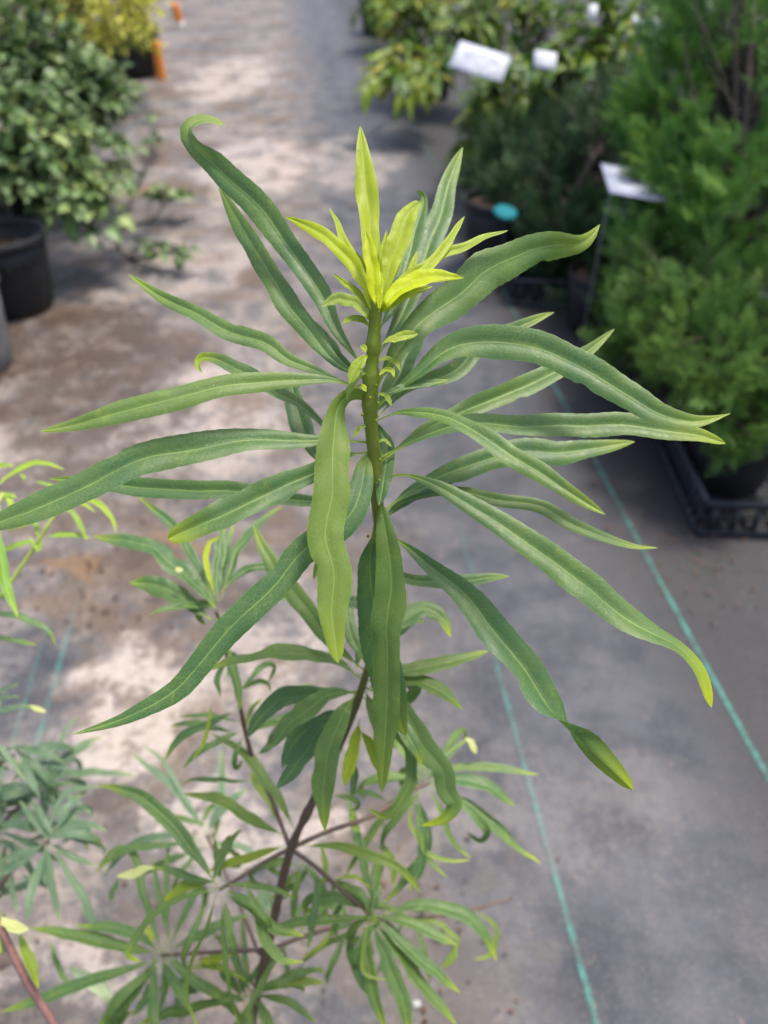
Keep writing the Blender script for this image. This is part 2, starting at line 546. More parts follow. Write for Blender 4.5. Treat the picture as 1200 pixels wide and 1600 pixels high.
def stripe(px, py, w, shown):
    g = ground(px, py)
    d = LINE_DIR
    nrm = np.array([d[1], -d[0], 0])
    a, b = g - d * 3.0, g + d * 14.0
    z = np.array([0, 0, 0.0015])
    n = 120
    L = np.linspace(0, 1, n)[:, None]
    c = a + (b - a) * L + z
    wob = (np.sin(L * 31) * 0.0025 + np.sin(L * 83 + 1) * 0.0012)
    V = np.vstack([c + nrm * (wob - w / 2), c + nrm * (wob + w / 2)])
    F = [[i, n + i, n + i + 1, i + 1] for i in range(n - 1)]
    zz = (c - CAM) @ FWD
    py_ = np.where(zz > 0.05, 800 - FPX * ((c - CAM) @ UP) / np.maximum(zz, 0.05), 3000)
    sh = np.interp(py_, [q[0] for q in shown], [q[1] for q in shown])
    me = make_mesh('ground_stripe', V, F, [M_stripe], False, {'shown': np.concatenate([sh, sh])})
    tag(obj('ground_stripe', me), kind='structure')


_a, _b = ground(1200, 1215), ground(865, 600)
LINE_DIR = (_b - _a) / np.linalg.norm(_b - _a)
stripe(865, 600, 0.0085, [(60, .3), (250, .35), (420, .45), (520, .75), (620, 1), (1700, 1)])
stripe(850, 1300, 0.0085, [(300, .0), (660, .10), (820, .15), (980, .3), (1060, .55), (1150, .5), (1300, .65), (1450, .9), (1700, 1)])
stripe(345, 1190, 0.012, [(400, 0), (1080, .05), (1130, .5), (1210, .5), (1260, .05), (1700, .1)])
stripe(105, 1000, 0.010, [(500, .0), (540, .12), (700, .0), (850, .1), (880, .4), (930, .3), (960, .05), (985, .5), (1230, .6), (1290, .1), (1700, .1)])
stripe(70, 1000, 0.008, [(500, .0), (850, .0), (900, .3), (985, .3), (1230, .5), (1290, .1), (1700, .1)])


# ------------------------------------------------------------------ potted rows in the background
def lookdir(p):
    v = CAM - np.asarray(p, float)
    return v / np.linalg.norm(v)


def make_pot(loc, r, h, label, mat=None, group='black nursery pots', soil=True, rz=0.0, level=0.86):
    mat = mat or M_pot
    t = thing('nursery_pot', label, 'pot', loc, group, rz)
    b = MB()
    rb = r * 0.80
    fl = lambda th, z: 0.0016 * np.sin(th * 26) * (0.2 < z / h < 0.84)
    b.lathe([(0.001, 0.004), (rb * 0.95, 0.004), (rb, 0.012), (rb + (r - rb) * 0.25, h * 0.25), (rb + (r - rb) * 0.55, h * 0.55), (r * 0.975, h * 0.88),
             (r * 0.955, h * 0.885), (r * 0.93, h * (level - .06)), (0.001, h * (level - .08))], seg=64, flute=fl)
    b.build('body', mat, t)
    q = MB()
    q.lathe([(r * 0.978, h * 0.885), (r * 1.03, h * 0.89), (r * 1.04, h * 0.93), (r * 1.03, h * 0.995), (r * 1.01, h), (r * 0.97, h * 0.99), (r * 0.957, h * 0.90), (r * 0.978, h * 0.885)], seg=48)
    q.build('rim', mat, t)
    if soil:
        n = 14
        V, F = [[0, 0, h * (level + .02)]], []
        rr = random.Random(int(r * 1e5) + int(loc[0] * 1000))
        rings = 7
        for i in range(1, rings + 1):
            for j in range(n * 2):
                a = 2 * math.pi * j / (n * 2)
                V.append([math.cos(a) * r * 0.935 * i / rings, math.sin(a) * r * 0.95 * i / rings, h * level + rr.uniform(-0.012, 0.012) * (r / .14)])
        m = n * 2
        for j in range(m):
            if j % 2 == 0:
                F.append([0, 1 + j, 1 + (j + 1) % m, 1 + (j + 2) % m])
        for i in range(rings - 1):
            for j in range(m):
                F.append([1 + i * m + j, 1 + (i + 1) * m + j, 1 + (i + 1) * m + (j + 1) % m, 1 + i * m + (j + 1) % m])
        so = make_mesh('soil', V, F, [M_soil], False)
        obj('soil', so, t)
    return t


def rot_frame(d, up):
    """Columns x (side), y (along d), z (normal) for arrays d, up of shape (k,3)."""
    d = d / (np.linalg.norm(d, axis=1)[:, None] + 1e-9)
    s = np.cross(d, up)
    s /= np.linalg.norm(s, axis=1)[:, None] + 1e-9
    n = np.cross(s, d)
    return np.stack([s, d, n], 2)


def scatter(name, stuff_name, parent, root, pos, frame, scale, tint, variants, mat, limit=300, seen=None, smooth=True):
    """Places leaf shapes: the `limit` that show largest as objects of their own, the rest joined as one stuff part."""
    pos = np.asarray(pos)
    k = len(pos)
    dep = depth_of(pos)
    cx = 600 + FPX * ((pos - CAM) @ RIGHT) / np.maximum(dep, 0.05)
    cy = 800 - FPX * ((pos - CAM) @ UP) / np.maximum(dep, 0.05)
    score = scale / np.maximum(dep, 0.2)
    score = np.where((dep > 0.05) & (cx > -20) & (cx < 1220) & (cy > -20) & (cy < 1620), score, score * 0.01)
    score = score * (1.0 - 0.35 * rng.random(k))
    if seen is not None:
        score = score * seen
    order = np.argsort(-score)
    var_tint = np.linspace(0.05, 0.95, len(variants))
    meshes = [make_mesh(name, v, f, [mat], smooth, {'tint': np.clip(t0 + np.asarray(tt), 0, 1)}) for (v, f, tt), t0 in zip(variants, var_tint)]
    # variants share one shape per slot; the tint picks the slot
    slot = np.clip((tint * len(variants)).astype(int), 0, len(variants) - 1)
    root = np.asarray(root, float)
    for i in order[:limit]:
        o = bpy.data.objects.new(name, meshes[slot[i]])
        M = Matrix(np.vstack([np.hstack([frame[i] * scale[i], (pos[i] - root)[:, None]]), [0, 0, 0, 1]]).tolist())
        o.matrix_basis = M
        COL.objects.link(o)
        o.parent = parent
    rest = order[limit:]
    if len(rest):
        Vs, Fs, Ts, n = [], [], [], 0
        for s in range(len(variants)):
            ids = rest[slot[rest] == s]
            if not len(ids):
                continue
            v, f, tt = variants[s]
            v = np.asarray(v, float); f = np.asarray(f, int)
            W = np.einsum('kij,nj->kni', frame[ids] * scale[ids][:, None, None], v) + (pos[ids] - root)[:, None, :]
            Vs.append(W.reshape(-1, 3))
            Fs.append((f[None] + (n + np.arange(len(ids)) * len(v))[:, None, None]).reshape(-1, f.shape[1]))
            Ts.append(np.clip(np.tile(np.asarray(tt, float), len(ids)) + np.repeat(tint[ids], len(v)), 0, 1))
            n += len(ids) * len(v)
        me = make_mesh(stuff_name, np.vstack(Vs), np.vstack(Fs), [mat], smooth, {'tint': np.concatenate(Ts)})
        tag(obj(stuff_name, me, parent), kind='stuff')


def oval_leaf(wr, fold, droop, seedv, waves=0.0):
    """A unit-long ovate leaf along +y: 6 x 4 quads, folded along the midrib and drooping."""
    r = random.Random(seedv)
    ny, nx = 7, 5
    V, T = [], []
    for i in range(ny):
        t = i / (ny - 1)
        w = wr * 0.5 * (math.sin(math.pi * min(1, t ** 0.75)) ** 0.8 if 0 < t < 1 else 0.02)
        y = t
        z = -droop * t * t + 0.06 * math.sin(t * 3)
        for j in range(nx):
            u = (j - 2) / 2
            V.append([u * w, y, z + fold * abs(u) * w + waves * math.sin(t * 9 + u * 2 + seedv) * abs(u)])
            T.append(0.10 if j == 2 else r.uniform(-0.05, 0.05))
    F = [[i * nx + j, i * nx + j + 1, (i + 1) * nx + j + 1, (i + 1) * nx + j] for i in range(ny - 1) for j in range(nx - 1)]
    return np.array(V), np.array(F), np.array(T)


def broadleaf(name, label, cat, group, base_px, base_h, crowns, n_twigs, leaf_len, per_twig, mat, cols_bias=0.5, wr=0.55, droop=0.25, limit=300, arch=0.25, lead_stems=5, spread=0.6):
    """A shrub: stems from its pot, twigs to points inside the crown volumes, leaves set along the twigs."""
    root = ground(*base_px) + np.array([0, 0, base_h])
    t = thing(name, label, cat, root, group)
    pos, dirs, ups, sc, tint = [], [], [], [], []
    stems, twigs = MB(), MB()
    for (c, rad, w, tb) in crowns:
        c, rad = np.asarray(c, float), np.asarray(rad, float)
        n = int(n_twigs * w)
        hub = root + (c - root) * 0.45 + rng.normal(0, 0.02, 3)
        P = spline(np.vstack([root + rng.normal(0, 0.012, 3) * [1, 1, 0], hub + rng.normal(0, 0.03, 3), c]), 14) - root
        stems.tube(P, np.linspace(0.009, 0.004, 14), 6)
        for _ in range(n):
            d = rng.normal(size=3)
            d /= np.linalg.norm(d)
            tip = c + d * rad * (0.35 + 0.65 * rng.random() ** 0.45)
            if tip[2] < 0.035:
                tip[2] = 0.035 + rng.random() * 0.03
            src = root + P[int(rng.integers(5, 13))]
            L = np.linalg.norm(tip - src)
            midp = (src + tip) / 2 + np.array([0, 0, arch * L * 0.5]) + rng.normal(0, 0.02, 3)
            Q = spline(np.vstack([src, midp, tip]), 16)
            twigs.tube(Q - root, np.linspace(0.003, 0.0012, 16), 4, cap=False)
            tw = np.clip(tb + rng.normal(-0.03, 0.19), 0, 1)
            for q in range(per_twig):
                f = 1 - 0.62 * (q / per_twig) ** 1.0 if q else 1.0
                i = min(15, max(1, int(f * 15)))
                p = Q[i]
                ax = Q[i] - Q[i - 1]
                ax /= np.linalg.norm(ax) + 1e-9
                sd = np.cross(ax, [0, 0, 1])
                sd /= np.linalg.norm(sd) + 1e-9
                sgn = 1 if q % 2 else -1
                dd = ax * 0.55 + sd * sgn * spread + np.array([0, 0, 0.12]) + rng.normal(0, 0.22, 3)
                if q == 0:
                    dd = ax + rng.normal(0, 0.15, 3)
                pos.append(p); dirs.append(dd)
                ups.append(np.array([0, 0, 1.0]) + rng.normal(0, 0.32, 3))
                sc.append(leaf_len * rng.uniform(0.6, 1.2))
                tint.append(np.clip(tw + rng.normal(0, 0.14), 0, 1))
    stems.build('stem', M_twig, t)
    tag(twigs.build('twigs', M_twig, t), kind='stuff')
    variants = [oval_leaf(wr * (0.9 + 0.04 * i), 0.35 + 0.08 * (i % 3), droop * (0.5 + 0.25 * (i % 4)), i, 0.02) for i in range(6)]
    pos = np.array(pos)
    fr = rot_frame(np.array(dirs), np.array(ups))
    scatter('leaf', 'foliage', t, root, pos, fr, np.array(sc), np.array(tint), variants, mat, limit)
    return t


def spray_shape(seedv, n_side=7):
    """A feathery conifer spray, unit long along +y, of small scale-leaved twiglets."""
    r = random.Random(seedv)
    V, F, T = [], [], []

    def blade(a, b, w, t):
        a, b = np.array(a), np.array(b)
        d = b - a
        s = np.cross(d, [r.uniform(-.6, .6), 0.1, 1.0])
        s /= np.linalg.norm(s) + 1e-9
        m = a + d * 0.45
        n0 = len(V)
        V.extend([a, m + s * w, b, m - s * w])
        T.extend([t - 0.22, t, t + 0.30, t])
        F.append([n0, n0 + 1, n0 + 2, n0 + 3])

    blade((0, 0, 0), (0, 1, -0.04), 0.014, 0.0)
    for i in range(n_side):
        y0 = 0.14 + 0.80 * i / n_side
        L = (0.34 * (1 - y0) ** 0.6 + 0.08) * r.uniform(0.75, 1.2)
        for s in (-1, 1):
            ang = R(36 + r.uniform(-12, 12))
            a = np.array([0, y0 + r.uniform(-0.03, 0.03), -0.04 * y0])
            d = np.array([s * math.sin(ang), math.cos(ang), r.uniform(-0.35, 0.40)])
            m = max(2, int(L / 0.085))
            blade(a, a + d * L, 0.010, -0.05)
            for q in range(m):
                p = a + d * L * (q + 0.4) / m
                l2 = 0.12 * (1 - 0.4 * q / m) * r.uniform(.7, 1.2)
                for s2 in (-1, 1):
                    d2 = d * 0.85 + np.array([s2 * 0.42 * d[1], -s2 * 0.42 * d[0], r.uniform(-0.4, 0.5)])
                    blade(p, p + d2 * l2, 0.013, 0.02)
    return np.array(V), np.array(F), np.array(T)


SPRAYS = [spray_shape(i) for i in range(5)]


def conifer(name, label, group, root, crowns, n_clump, per, spray_len, mat, limit=300, lean=0.55):
    root = np.asarray(root, float)
    t = thing(name, label, 'conifer', root, group)
    trunk = MB()
    top = max(c[0][2] + c[1][2] for c in crowns) - root[2]
    mid = np.mean([c[0] for c in crowns], axis=0) - root
    P = spline([[0, 0, 0], [mid[0] * .5, mid[1] * .5, top * .35], [mid[0], mid[1], top * .8]], 14)
    trunk.tube(P, np.linspace(0.016, 0.005, 14), 8)
    trunk.build('trunk', M_twig, t)
    br = MB()
    pos, dirs, ups, sc, tint = [], [], [], [], []
    for (c, rad, w, tb) in crowns:
        c, rad = np.asarray(c, float), np.asarray(rad, float)
        for _ in range(int(n_clump * w)):
            d = rng.normal(size=3)
            d /= np.linalg.norm(d)
            rr = 0.45 + 0.55 * rng.random() ** 0.5
            p0 = c + d * rad * rr
            if p0[2] < 0.06:
                p0[2] = 0.06 + rng.random() * 0.06
            out = d * np.array([1, 1, 0.5]) * lean + np.array([0, 0, 0.75]) + rng.normal(0, 0.25, 3)
            out /= np.linalg.norm(out)
            s0 = root + P[int(rng.integers(3, 13))]
            s0[2] = min(s0[2], p0[2])
            br.tube(spline(np.vstack([s0, (s0 + p0) / 2 + rng.normal(0, .015, 3), p0 + out * spray_len * 0.7]), 8) - root, np.linspace(0.004, 0.0015, 8), 4, cap=False)
            tw = np.clip(tb + rng.normal(-0.02, 0.17), 0, 1)
            for q in range(per):
                f = q / per
                pp = p0 + out * spray_len * 1.5 * (f - 0.35) + rng.normal(0, 0.010, 3)
                dd = out * (0.70 + 0.6 * f) + rng.normal(0, 0.38, 3) * (1.15 - 0.6 * f)
                dd[2] -= 0.12
                pos.append(pp); dirs.append(dd); ups.append(rng.normal(0, 1, 3) + [0, 0, 0.6] + d * 0.5)
                sc.append(spray_len * rng.uniform(0.6, 1.1) * (1 - 0.3 * f))
                tint.append(np.clip(tw + 0.28 * (f - 0.5) + rng.normal(0, 0.06), 0.02, 0.98))
    tag(br.build('branches', M_twig, t), kind='stuff')
    pos = np.array(pos)
    fr = rot_frame(np.array(dirs), np.array(ups))
    cen = np.mean([c[0] for c in crowns], axis=0)
    front = np.clip(((pos - cen) @ lookdir(cen)) / 0.15 + 1.0, 0.15, 2.0)
    scatter('spray', 'foliage', t, root, pos, fr, np.array(sc), np.array(tint), SPRAYS, mat, limit, front, False)
    return t


def tray(name, label, corner, dx, dy, L, W, H=0.085):
    """An open web tray: rails all round top and bottom and upright ribs; corner is its near-left ground corner."""
    rz = math.atan2(dx[1], dx[0])
    t = thing(name, label, 'tray', corner, 'black plastic carrying trays', rz)
    a = MB()
    th = 0.011
    for z, d in ((H, 0.016), (0.008, 0.014)):
        a.box((L / 2, 0, z), (L, th, d))
        a.box((L / 2, W, z), (L, th, d))
        a.box((0, W / 2, z), (th, W - th - .004, d))
        a.box((L, W / 2, z), (th, W - th - .004, d))
    a.build('rail', M_tray, t, False)
    f = MB()
    for i in range(1, 8):
        f.box((L * i / 8, W / 2, 0.010), (0.008, W - th - .004, 0.006))
    for i in range(1, 12):
        f.box((L / 2, W * i / 12, 0.0165), (L - th - .004, 0.008, 0.006))
    f.build('base_grid', M_tray, t, False)
    rb = MB()
    rb.box((0, 0, H / 2), (0.012, 0.006, H - 0.018))
    me = rb.mesh('rib', M_tray, False)
    for i in range(0, 10):
        obj('rib', me, t, (L * (i + 0.5) / 10, 0.0, 0.003))
    for i in range(0, 14):
        o = obj('rib', me, t, (0.0, W * (i + 0.5) / 14, 0.003))
        o.rotation_euler = (0, 0, math.pi / 2)
    return t


M_shrub = foliage_material('grey_green_leaf', [(0.043, 0.079, 0.024), (0.089, 0.157, 0.048), (0.155, 0.246, 0.080), (0.294, 0.370, 0.113)], 0.42, 0.2, 0.5)
M_gold = foliage_material('golden_leaf', [(0.073, 0.115, 0.012), (0.209, 0.251, 0.015), (0.439, 0.439, 0.030), (0.648, 0.606, 0.119)], 0.45, 0.25)
M_lime = foliage_material('yellowing_leaf', [(0.030, 0.078, 0.014), (0.075, 0.150, 0.020), (0.20, 0.28, 0.016), (0.42, 0.38, 0.05)], 0.42, 0.28)
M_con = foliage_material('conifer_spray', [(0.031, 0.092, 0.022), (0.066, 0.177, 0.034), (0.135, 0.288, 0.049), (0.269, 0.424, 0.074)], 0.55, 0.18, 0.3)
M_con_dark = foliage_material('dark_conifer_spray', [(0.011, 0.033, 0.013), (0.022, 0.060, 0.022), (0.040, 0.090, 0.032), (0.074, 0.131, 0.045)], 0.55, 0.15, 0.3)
M_con_yel = foliage_material('pale_conifer_spray', [(0.036, 0.088, 0.017), (0.074, 0.161, 0.032), (0.136, 0.249, 0.050), (0.224, 0.353, 0.074)], 0.55, 0.18, 0.3)

# ---- left row
make_pot(ground(-40, 572), 0.135, 0.27, 'pale grey pot cut by the left edge, in front of the black mulch pot', M_pot_grey, None)
make_pot(ground(30, 480), 0.142, 0.25, 'black pot of brown mulch below the grey green shrub', level=0.70)
make_pot(ground(-25, 380), 0.150, 0.26, 'black pot half hidden behind the black pot of brown mulch', level=0.78)
make_pot(ground(92, 285), 0.150, 0.24, 'black pot in deep shade under the small leaved grey green shrub')
make_pot(ground(40, 330), 0.140, 0.23, 'black pot wedged between the half hidden pot and the shaded pot')
make_pot(ground(215, 118), 0.20, 0.30, 'black pot under the golden shrub beside the orange tube')
make_pot(ground(120, 60), 0.20, 0.30, 'black pot farther back under the middle of the golden shrubs')

broadleaf('leafy_shrub', 'grey green shrub with small oval leaves spilling over the path beside the black mulch pot', 'shrub', 'grey green shrubs in the left row', (-25, 380), 0.22,
          [(at(150, 335, 2.52), (.13, .13, .09), 1.0, .60), (at(55, 265, 2.5), (.17, .18, .11), 1.5, .44), (at(165, 250, 2.62), (.13, .16, .12), 1.1, .52), (at(40, 190, 2.6), (.17, .2, .14), 1.1, .55)],
          26, 0.058, 8, M_shrub, wr=0.6)
broadleaf('leafy_shrub', 'tall grey green shrub with a bare dark leading stem behind the mulch pot shrub', 'shrub', 'grey green shrubs in the left row', (92, 285), 0.20,
          [(at(120, 150, 2.9), (.22, .24, .15), 2.2, .42), (at(30, 110, 2.85), (.2, .24, .15), 2.0, .46), (at(50, 70, 3.1), (.18, .22, .10), .7, .6), (at(175, 170, 3.0), (.12, .2, .14), .7, .5), (at(0, 60, 3.0), (.16, .22, .12), .7, .6), (at(150, 110, 3.0), (.14, .16, .10), .5, .65)],
          28, 0.057, 8, M_shrub, wr=0.58)
broadleaf('leafy_shrub', 'airy grey green shrub with upright thin stems reaching the top left corner', 'shrub', 'grey green shrubs in the left row', (40, 330), 0.20,
          [(at(95, 40, 2.95), (.07, .08, .16), .5, .62), (at(60, 60, 2.85), (.07, .08, .16), .5, .55), (at(20, 50, 2.8), (.08, .08, .18), .6, .6), (at(185, 150, 3.0), (.07, .08, .09), .3, .6)],
          26, 0.058, 7, M_shrub, wr=0.6)
broadleaf('trailing_shrub', 'low trailing sprig of dark oval leaves lying out over the path', 'shrub', None, (185, 370), 0.02,
          [(ground(265, 345) + [0, 0, .10], (.09, .06, .05), .45, .62), (ground(280, 425) + [0, 0, .07], (.08, .05, .03), .40, .42), (ground(250, 235) + [0, 0, .10], (.12, .10, .06), .3, .4)],
          14, 0.056, 6, M_shrub, wr=0.62)
broadleaf('golden_shrub', 'bright yellow leaved shrub at the back of the left row', 'shrub', None, (215, 118), 0.26,
          [(at(205, 25, 4.4), (.26, .24, .19), 2.0, .8), (at(140, 15, 4.7), (.26, .26, .22), 1.8, .68), (at(215, 62, 4.8), (.10, .2, .08), .4, .5), (at(160, 70, 4.7), (.16, .2, .12), .8, .62)],
          30, 0.052, 9, M_gold, wr=0.45)
broadleaf('golden_shrub', 'yellow green shrub seen through the grey green leaves at the top left', 'shrub', None, (120, 60), 0.26,
          [(at(100, 10, 4.4), (.26, .26, .20), 1.8, .62), (at(30, 10, 4.4), (.26, .26, .24), 1.6, .5)],
          26, 0.055, 8, M_gold, wr=0.45)

# orange tags
def orange_tube(px, py, h, r, tilt, label, white=False):
    g = ground(px, py)
    t = thing('marker_tube', label, 'marker', g, None)
    b = MB()
    b.lathe([(r, 0.0), (r * 1.02, h * .5), (r * 1.08, h * .97), (r * 1.02, h), (r * .85, h * .98), (r * .84, 0.0), (r, 0.0)], seg=20)
    o = b.build('tube', M_orange, t)
    o.rotation_euler = (tilt, -tilt * .6, 0)
    q = MB()
    if white:
        q.lathe([(r * 1.0, 0.0), (r * 1.12, 0.002), (r * 1.12, h * .22), (r * 1.03, h * .23)], seg=20)
        o = q.build('white_band', M_white, t)
        o.rotation_euler = (tilt, -tilt * .6, 0)
    else:
        q.tube([[r * .8, 0, 0.004], [r * 1.6, -.01, 0.006], [r * 2.2, -.004, 0.012]], .0025, 6)
        q.build('tie', M_white, t)
    return t


orange_tube(253, 124, 0.235, 0.031, 0.0, 'orange plastic tube standing on the path by the golden shrub')
orange_tube(282, 42, 0.19, 0.036, 0.16, 'farther orange tube with a white foot, tilted, at the top edge', True)

# ---- right row
tr_c = ground(1090, 838)
dxv = np.array([math.cos(R(-2)), math.sin(R(-2)), 0])
tray('nursery_tray', 'black web tray at the right edge holding the nearest conifer', ground(1088, 836), dxv, None, 0.46, 0.46)
make_pot(ground(1125, 812) + LINE_DIR * 0.13 + np.array([0.06, 0, 0.02]), 0.105, 0.20, 'black pot inside the near tray under the pale conifer tips', group='black nursery pots')
make_pot(ground(1160, 800) + LINE_DIR * 0.36 + np.array([0.10, 0, 0.02]), 0.105, 0.20, 'black pot at the back of the near tray, deep in conifer shade', group='black nursery pots')
tray('nursery_tray', 'black web tray in deep shade behind the upper right leaf', ground(800, 478), dxv, None, 0.46, 0.46)
make_pot(ground(862, 470) + LINE_DIR * 0.14 + [0, 0, .02], 0.10, 0.19, 'black pot in the far tray below the dark conifer')
make_pot(ground(930, 470) + LINE_DIR * 0.16 + [0, 0, .02], 0.10, 0.19, 'black pot in the far tray beside the wire card legs')
make_pot(ground(768, 418), 0.115, 0.25, 'black pot at the path edge behind the teal disc')
make_pot(ground(668, 152), 0.17, 0.26, 'black pot at the path edge below the white tilted card')
make_pot(ground(595, 52), 0.20, 0.30, 'black pot farthest up the right side of the path')
make_pot(ground(770, 250), 0.16, 0.26, 'black pot hidden under the yellowing shrub')

make_pot(ground(905, 520) + [0.05, 0.02, 0], 0.10, 0.19, 'black pot between the two trays, under the wire legged card')
make_pot(ground(985, 590) + [0.08, 0.06, 0], 0.11, 0.20, 'black pot at the path edge between the far pot and the near tray')
rc = ground(1125, 812) + LINE_DIR * 0.13 + np.array([0.06, 0, 0.18])
conifer('feathery_conifer', 'large bright green feathery conifer at the right edge above the near tray', 'feathery conifers in the right row',
        ground(1160, 800) + LINE_DIR * 0.36 + np.array([0.10, 0, 0.19]),
        [(at(1130, 150, 2.05), (.24, .26, .30), 1.4, .55), (at(1085, 330, 2.05), (.19, .2, .2), 1.0, .42), (at(1190, 330, 1.9), (.2, .22, .22), 1.0, .48), (at(1060, 170, 2.15), (.14, .2, .2), .8, .5), (at(1170, 20, 2.1), (.22, .25, .25), 1.0, .55)],
        64, 17, 0.088, M_con)
conifer('feathery_conifer', 'pale green feathery conifer drooping over the near tray', 'feathery conifers in the right row', rc,
        [(at(1130, 575, 1.66), (.13, .15, .10), 1.2, .6), (at(1045, 520, 1.8), (.10, .14, .09), .9, .45), (at(1170, 480, 1.75), (.15, .15, .12), 1.0, .38), (at(1150, 665, 1.6), (.06, .08, .05), .5, .6), (at(1040, 430, 1.9), (.12, .14, .10), .8, .28), (at(990, 500, 2.15), (.09, .12, .10), .6, .35), (at(1000, 560, 1.95), (.08, .10, .07), .4, .5)],
        46, 16, 0.072, M_con_yel)
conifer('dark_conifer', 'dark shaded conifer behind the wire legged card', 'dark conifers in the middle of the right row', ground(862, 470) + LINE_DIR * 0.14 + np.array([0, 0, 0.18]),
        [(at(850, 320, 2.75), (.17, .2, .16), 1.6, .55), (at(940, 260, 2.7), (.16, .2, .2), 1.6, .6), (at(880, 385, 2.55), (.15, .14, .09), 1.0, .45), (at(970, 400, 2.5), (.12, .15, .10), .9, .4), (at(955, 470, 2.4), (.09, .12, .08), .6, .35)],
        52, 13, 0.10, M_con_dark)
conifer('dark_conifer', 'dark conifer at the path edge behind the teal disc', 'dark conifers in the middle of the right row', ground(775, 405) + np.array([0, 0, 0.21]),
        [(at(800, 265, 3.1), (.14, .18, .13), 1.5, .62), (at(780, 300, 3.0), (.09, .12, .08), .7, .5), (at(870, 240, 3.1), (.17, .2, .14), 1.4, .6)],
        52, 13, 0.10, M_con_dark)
broadleaf('yellowing_shrub', 'yellow green broad leaved shrub leaning out over the path beside the tilted white card', 'shrub', 'yellowing shrubs at the back of the right row', (668, 152), 0.24,
          [(at(700, 60, 4.4), (.34, .3, .22), 1.1, .40), (at(640, 20, 4.6), (.26, .3, .2), 1.0, .52), (at(655, 135, 3.9), (.14, .12, .07), .5, .55), (at(605, 128, 3.9), (.09, .08, .05), .35, .6), (at(780, 30, 4.3), (.26, .3, .22), 1.0, .36)],
          32, 0.125, 6, M_lime, wr=0.32, droop=0.5)
broadleaf('yellowing_shrub', 'drooping yellow green shrub right of the tilted white card', 'shrub', 'yellowing shrubs at the back of the right row', (770, 250), 0.24,
          [(at(790, 150, 3.4), (.20, .22, .12), 1.1, .38), (at(740, 220, 3.6), (.07, .1, .11), .5, .62), (at(890, 120, 3.1), (.20, .22, .14), 1.2, .36), (at(860, 30, 3.8), (.24, .24, .2), 1.0, .40), (at(960, 50, 3.1), (.2, .22, .16), 1.1, .40)],
          32, 0.110, 6, M_lime, wr=0.32, droop=0.5)
broadleaf('yellowing_shrub', 'farthest green shrub at the top edge beyond the path', 'shrub', 'yellowing shrubs at the back of the right row', (595, 52), 0.26,
          [(at(620, -10, 6.0), (.4, .4, .28), 1.6, .45), (at(720, -30, 6.0), (.5, .4, .3), 1.2, .45)],
          26, 0.12, 7, M_lime, wr=0.42, droop=0.5)
broadleaf('leafy_shrub', 'dark leafy shrub behind the conifer at the top right corner', 'shrub', None, (1130, 150), 0.05,
          [(at(1190, 60, 2.9), (.22, .2, .25), 1.2, .4), (at(1050, 10, 3.3), (.3, .25, .25), 1.4, .45)],
          26, 0.07, 7, M_shrub, wr=0.6)

canes = bpy.data.objects['yellowing_shrub.001']
cr = np.array(canes.location)
cb = MB()
for px, py, z, lean in [(742, 10, 3.5, .03), (800, -20, 3.5, -.02), (830, 0, 3.4, .02), (900, -10, 3.3, .03), (868, 20, 3.4, -.03), (960, -20, 3.3, .02)]:
    tp = at(px, py, z)
    bs = np.array([tp[0] + lean, tp[1] - .05, 0.25])
    bs = bs * .6 + np.array([cr[0], cr[1], .25]) * .4
    cb.tube(spline(np.vstack([bs, bs * .5 + tp * .5 + [lean * .5, 0, 0], tp]), 10) - cr, np.linspace(.006, .003, 10), 6)
cb.build('cane', simple('pale_cane', (0.20, 0.17, 0.12), .7, (.11, .09, .06), 60), canes)

# thin stake of a young tree
p1 = at(1014, -40, 2.78)
p0 = np.array([p1[0] - .01, p1[1] + .02, 0.0])
st = MB()
st.tube(spline(np.vstack([p0 - p0, (p1 - p0) * .5 + [.01, 0, 0], p1 - p0]), 12), np.linspace(.012, .009, 12), 8)
t = thing('young_tree', 'thin grey trunk of a young tree with white tags at the top right', 'tree', p0)
st.build('trunk', simple('grey_bark', (0.20, 0.17, 0.14), .7, (.10, .085, .07), 60), t)


def plate(name, label, corners, group, rows, seedv):
    """A printed card in a clear holder; corners = 3-D points around it, first pair along the top."""
    A, B, C, D = [np.asarray(c, float) for c in corners]
    o0 = (A + B + C + D) / 4
    ux = (B - A); W = np.linalg.norm(ux); ux /= W
    uy = (A - D); H = np.linalg.norm(uy); uy -= ux * (ux @ uy); uy /= np.linalg.norm(uy)
    uz = np.cross(ux, uy)
    t = thing(name, label, 'sign', o0, group)
    M = np.stack([ux, uy, uz], 1)
    b = MB(); b.box((0, 0, 0), (W, H, 0.003), M=M); b.build('holder', M_card_edge, t, False)
    c = MB(); c.box(uz * 0.0025, (W * .92, H * .86, 0.0016), M=M); c.build('card', M_card, t, False)
    r = random.Random(seedv)
    k = MB()
    for yy, hh, x0, x1 in rows:
        x = x0
        while x < x1:
            w = r.uniform(.008, .022)
            k.box(M @ np.array([x * W, yy * H + r.uniform(-.01, .01) * H, 0.0038]), (w * W * .55, hh * H * r.uniform(.5, 1.1), .0006), M=M)
            x += w + .004
    k.build('print', M_ink, t, False)
    return t, M, o0, W, H


def card_px(cs, zs):
    return [at(x, y, z) for (x, y), z in zip(cs, zs)]


